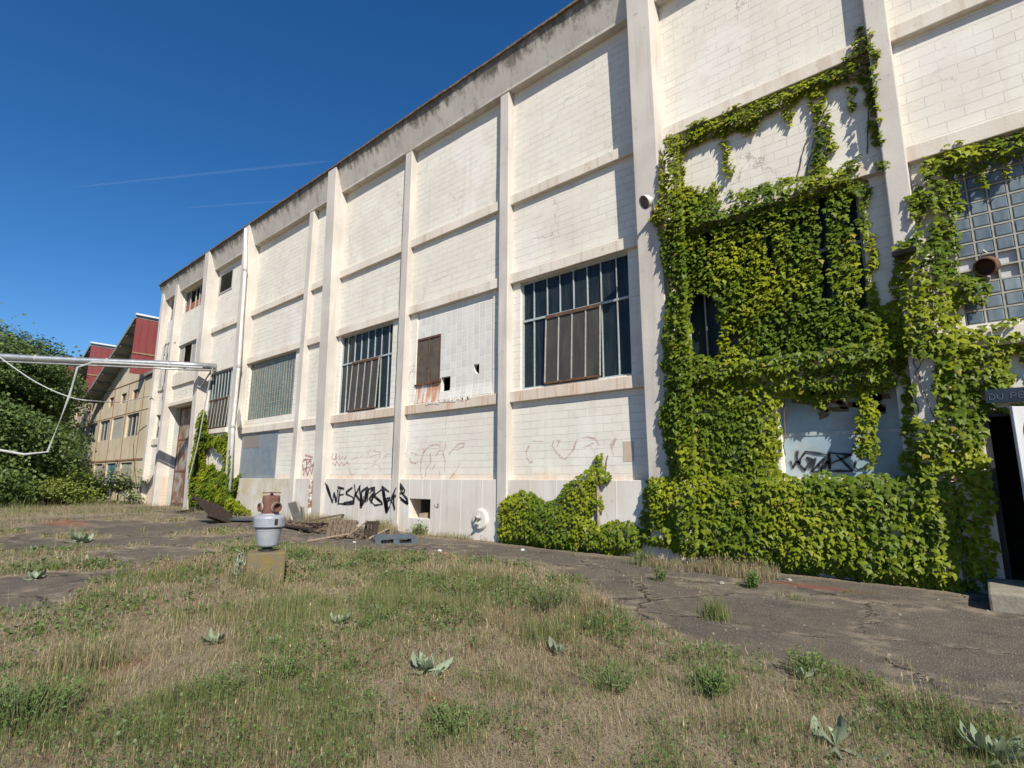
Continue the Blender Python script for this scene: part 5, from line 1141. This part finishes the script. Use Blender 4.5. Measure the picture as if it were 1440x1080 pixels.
lm = MB(); rl = random.Random(4)
for k in range(170):
    x_ = rl.uniform(-20.5, -12.2); y_ = rl.gauss(-1.6, .5); 
    if y_ > -.35: continue
    a_ = rl.uniform(0, PI); L_ = rl.uniform(.04, .3)
    lm.obox((x_, y_, .02+rl.uniform(0, .06)), _n((math.cos(a_), math.sin(a_), rl.uniform(-.3, .3))), _n((-math.sin(a_), math.cos(a_), 0)), (0, 0, 1), L_, rl.uniform(.012, .05), rl.uniform(.006, .02))
tag(lm.build('wood_litter', M['wood']), 'splinters and broken wood strewn along the wall foot', 'litter', kind='stuff')
# ------------------------------------------------------------------ trees and shrubs at the left
def crown(name, label, cat, base, clumps, n, leaf, c1, c2, seed, trunk=None, group=None, droop=.0, limb=.09):
    r = np.random.default_rng(seed); P = []; N0 = []; K = []
    wts = np.array([c[3]**2 for c in clumps]); wts = wts/wts.sum()
    for ci, (cx, cy, cz, rad) in enumerate(clumps):
        m = int(n*wts[ci]); d = nrm(r.normal(0, 1, (m, 3))); rr = rad*1.08*(r.uniform(0, 1, m)**.5)
        w = 1+.9*(fbm(d[:, 0]*2.5+ci*7, d[:, 2]*2.5+d[:, 1]*1.7, seed+ci)-.5)*1.6
        p = np.array([cx, cy, cz])+d*(rr*w)[:, None]*np.array([1, 1, .82]); sub = fbm(p[:, 0]*1.1+p[:, 1]*.7, p[:, 2]*1.2+p[:, 1]*.5, seed+77)
        k = sub > .47; P.append(p[k]); N0.append(d[k]); K.append(np.full(k.sum(), r.uniform(-.25, .25)))
    P = np.concatenate(P); N0 = np.concatenate(N0); K = np.concatenate(K); k = P[:, 2] > .05; P, N0, K = P[k], N0[k], K[k]; m = len(P)
    N = nrm(N0*.6+np.array([.15, -.2, .55])+r.normal(0, .5, (m, 3))); dn = r.normal(0, 1, (m, 3))+np.array([0, 0, -droop]); B = nrm(dn-N*np.sum(dn*N, 1, keepdims=True)); A = np.cross(B, N)
    V, F = instances(LQ, LQF, P, A, B, N, leaf*r.uniform(.6, 1.4, m))
    t = np.clip(.5+K+r.normal(0, .25, m), 0, 1)[:, None]; c = (np.array(c1)*(1-t)+np.array(c2)*t)*r.uniform(.75, 1.25, m)[:, None]
    e = empty(name, tuple(base), label, cat, group); lv_ = npmesh('crown' if trunk else 'leaves', V, F, np.repeat(c, 4, 0), M['tree'], e, tuple(base)); lv_['kind'] = 'stuff'
    tb = MB(); b = np.array(base, float)
    if trunk:
        top = np.mean([c[:3] for c in clumps], 0); tb.tube([b+np.array([0, 0, -.1]), b+(top-b)*.35+np.array([.1, 0, 0]), b+(top-b)*.7, top], [trunk, trunk*.8, trunk*.55, trunk*.25], 10)
        for (cx, cy, cz, rad) in clumps:
            s_ = b+(top-b)*random.uniform(.3, .65); q = np.array([cx, cy, cz]); tb.tube([s_, (s_+q)/2+np.array([0, 0, .3]), q], [trunk*.45, trunk*.3, trunk*.08], 6)
        tb.build('trunk', M['bark'], e)
    else:
        for (cx, cy, cz, rad) in clumps: tb.tube([(cx+.1, cy, -.05), (cx, cy, cz*.6), (cx-.1, cy, cz+rad*.4)], [.05, .035, .015], 6)
        tb.build('stem', M['bark'], e)
    return e
def at(px, py, D):                         # a point at a horizontal distance D
    d = ray(px, py); return CAM+d*(D/math.hypot(d[0], d[1]))
def cl(lst): return [(*at(px, py, D), R) for px, py, D, R in lst]
TG = 'trees along the left edge of the yard'
b0 = at(40, 690, 46); b0[2] = 0
crown('leafy_tree', 'large dense dark green tree at the left edge of the picture', 'tree', b0, cl([(10, 545, 45, 3.4), (40, 560, 46, 2.6), (15, 610, 44, 3.0), (48, 612, 46, 2.3), (30, 650, 44, 2.2), (62, 572, 48, 1.8), (-30, 560, 45, 4.0), (-20, 640, 43, 3.5), (52, 528, 47, 1.8), (5, 528, 46, 2.6), (-40, 525, 45, 3.5)]), 70000, .19, (.05, .09, .024), (.12, .17, .045), 1, .35, TG)
b1 = at(45, 690, 58); b1[2] = 0
crown('leafy_tree', 'tall thinner grey green tree rising behind the dense one', 'tree', b1, cl([(15, 500, 58, 2.4), (45, 503, 58, 2.2), (30, 525, 57, 2.5), (65, 512, 58, 1.7), (0, 515, 58, 2.3), (82, 520, 58, 1.7), (92, 545, 58, 1.6), (-30, 492, 58, 3)]), 26000, .20, (.035, .065, .03), (.085, .12, .06), 2, .3, TG)
b2 = at(80, 690, 60); b2[2] = 0
crown('leafy_tree', 'small green tree against the beige sawtooth factory', 'tree', b2, cl([(72, 605, 58, 1.8), (82, 640, 58, 1.5), (65, 640, 56, 2.2), (85, 660, 55, 1.5), (84, 565, 60, 1.5)]), 18000, .2, (.045, .09, .022), (.10, .15, .04), 3, .2, TG)
SG = 'shrubs in front of the sawtooth factory'
def shrub(px, py, D, label, lst, n, c1, c2, seed, leaf=.12):
    b = at(px, py, D); b[2] = 0; crown('flowering_shrub', label, 'shrub', b, cl(lst), n, leaf, c1, c2, seed, None, SG)
shrub(160, 690, 43, 'pale flowering shrub beside the far corner of the white factory', [(150, 681, 44, 1.0), (168, 678, 43, 1.0), (184, 684, 42, .9), (140, 682, 44, 1.0), (197, 690, 41.5, .7), (155, 692, 42, .9), (176, 695, 42, .8)], 16000, (.11, .16, .04), (.30, .33, .17), 11)
shrub(100, 695, 44, 'yellow green shrub left of the pale flowering one', [(95, 685, 43, 1.1), (112, 684, 43, 1.2), (127, 688, 43, 1.0), (78, 690, 42, 1.0), (105, 697, 42, .9), (60, 696, 41, .8)], 15000, (.10, .14, .025), (.22, .25, .05), 12)
shrub(45, 695, 42, 'dark green shrub under the large dense tree', [(40, 680, 43, 1.3), (60, 690, 43, 1.1), (20, 690, 41, 1.3), (70, 675, 44, 1.2), (0, 680, 41, 1.5), (-20, 690, 40, 1.5)], 16000, (.035, .075, .016), (.09, .14, .03), 13)
shrub(85, 665, 50, 'green shrub rising behind the flowering ones', [(88, 668, 50, 1.2), (108, 676, 50, 1.0), (72, 664, 50, 1.5), (60, 655, 50, 1.6)], 16000, (.035, .075, .018), (.085, .13, .03), 14, .2)
for i, (px, D, hh) in enumerate([(-60, 75, 12), (-10, 95, 13), (60, 100, 12), (-140, 60, 11)]):
    b = at(px, 690, D); b[2] = 0; r_ = np.random.default_rng(50+i)
    crown('leafy_tree', ['distant tree outside the left picture edge behind the dense tree', 'far dark tree glimpsed behind the large dense tree', 'far dark tree between the dense tree and the sawtooth roof', 'distant tree beyond the hooked conduit at the left'][i], 'tree', b, [(b[0]+r_.uniform(-3, 3), b[1]+r_.uniform(-3, 3), hh*q, 3.2-1.6*abs(q-.5)) for q in (.2, .35, .5, .6, .75, .85)], 5000, .5, (.025, .055, .018), (.05, .09, .03), 60+i, .3, TG)

# ------------------------------------------------------------------ contrails, sky, sun, camera
ct = NT('contrail_ice'); a_ = ct.n('BsdfDiffuse'); a_.inputs[0].default_value = (.8, .8, .8, 1); b_ = ct.n('BsdfTransparent'); mx = ct.n('MixShader'); mx.inputs[0].default_value = .02
ct.t.links.new(b_.outputs[0], mx.inputs[1]); ct.t.links.new(a_.outputs[0], mx.inputs[2]); MC = ct.done(mx)
def sky_at(px, py, D=4000): d = ray(px, py); return CAM+d/np.linalg.norm(d)*D
for (a, b, r0, r1, lb) in [((105, 263), (470, 226), 4.5, 8.5, 'longer faint white contrail in the blue sky'), ((262, 292), (405, 282), 3.5, 5.0, 'shorter faint contrail just above the roof edge')]:
    A_, B_ = sky_at(*a), sky_at(*b); tag(MB().tube([A_+(B_-A_)*k/10 for k in range(11)], [r0+(r1-r0)*k/10 if 0 < k < 10 else 1 for k in range(11)], 8).build('contrail', MC, smooth=True), lb, 'contrail', 'contrails in the sky')

AZ, EL = math.radians(57), math.radians(40)
sdir = Vector((math.sin(AZ)*math.cos(EL), -math.cos(AZ)*math.cos(EL), math.sin(EL)))
w = bpy.data.worlds.new('World'); bpy.context.scene.world = w; w.use_nodes = True
nt = w.node_tree; nt.nodes.clear(); bg = nt.nodes.new('ShaderNodeBackground'); ow = nt.nodes.new('ShaderNodeOutputWorld'); sk = nt.nodes.new('ShaderNodeTexSky')
sk.sky_type = 'NISHITA'; sk.sun_disc = False; sk.sun_elevation = EL; sk.sun_rotation = math.atan2(sdir.x, sdir.y); sk.altitude = 400; sk.air_density = 1.0; sk.dust_density = .15; sk.ozone_density = 5.0
hs = nt.nodes.new('ShaderNodeHueSaturation'); hs.inputs['Saturation'].default_value = 1.25; hs.inputs['Hue'].default_value = .503; nt.links.new(sk.outputs[0], hs.inputs['Color'])
nt.links.new(hs.outputs[0], bg.inputs[0]); bg.inputs[1].default_value = .092; nt.links.new(bg.outputs[0], ow.inputs[0])
ld = bpy.data.lights.new('sun', 'SUN'); ld.energy = 5.0; ld.angle = math.radians(.5); ld.color = (1, .95, .84)
lo = bpy.data.objects.new('sun', ld); C_.objects.link(lo); lo.rotation_euler = (-sdir).to_track_quat('-Z', 'Y').to_euler(); lo.location = (20, -30, 30)
cd_ = bpy.data.cameras.new('camera'); co = bpy.data.objects.new('camera', cd_); C_.objects.link(co)
cd_.sensor_width = 36; cd_.lens = FPX/1440*36; cd_.clip_end = 20000; cd_.clip_start = .05
m4 = Matrix([list(ROT[i])+[float(CAM[i])] for i in range(3)]+[[0, 0, 0, 1]]); co.matrix_world = m4
sc = bpy.context.scene; sc.camera = co
sc.view_settings.view_transform = 'Standard'; sc.view_settings.look = 'None'; sc.view_settings.gamma = 1; sc.view_settings.exposure = .44
sc.cycles.max_bounces = 8; sc.cycles.transparent_max_bounces = 16
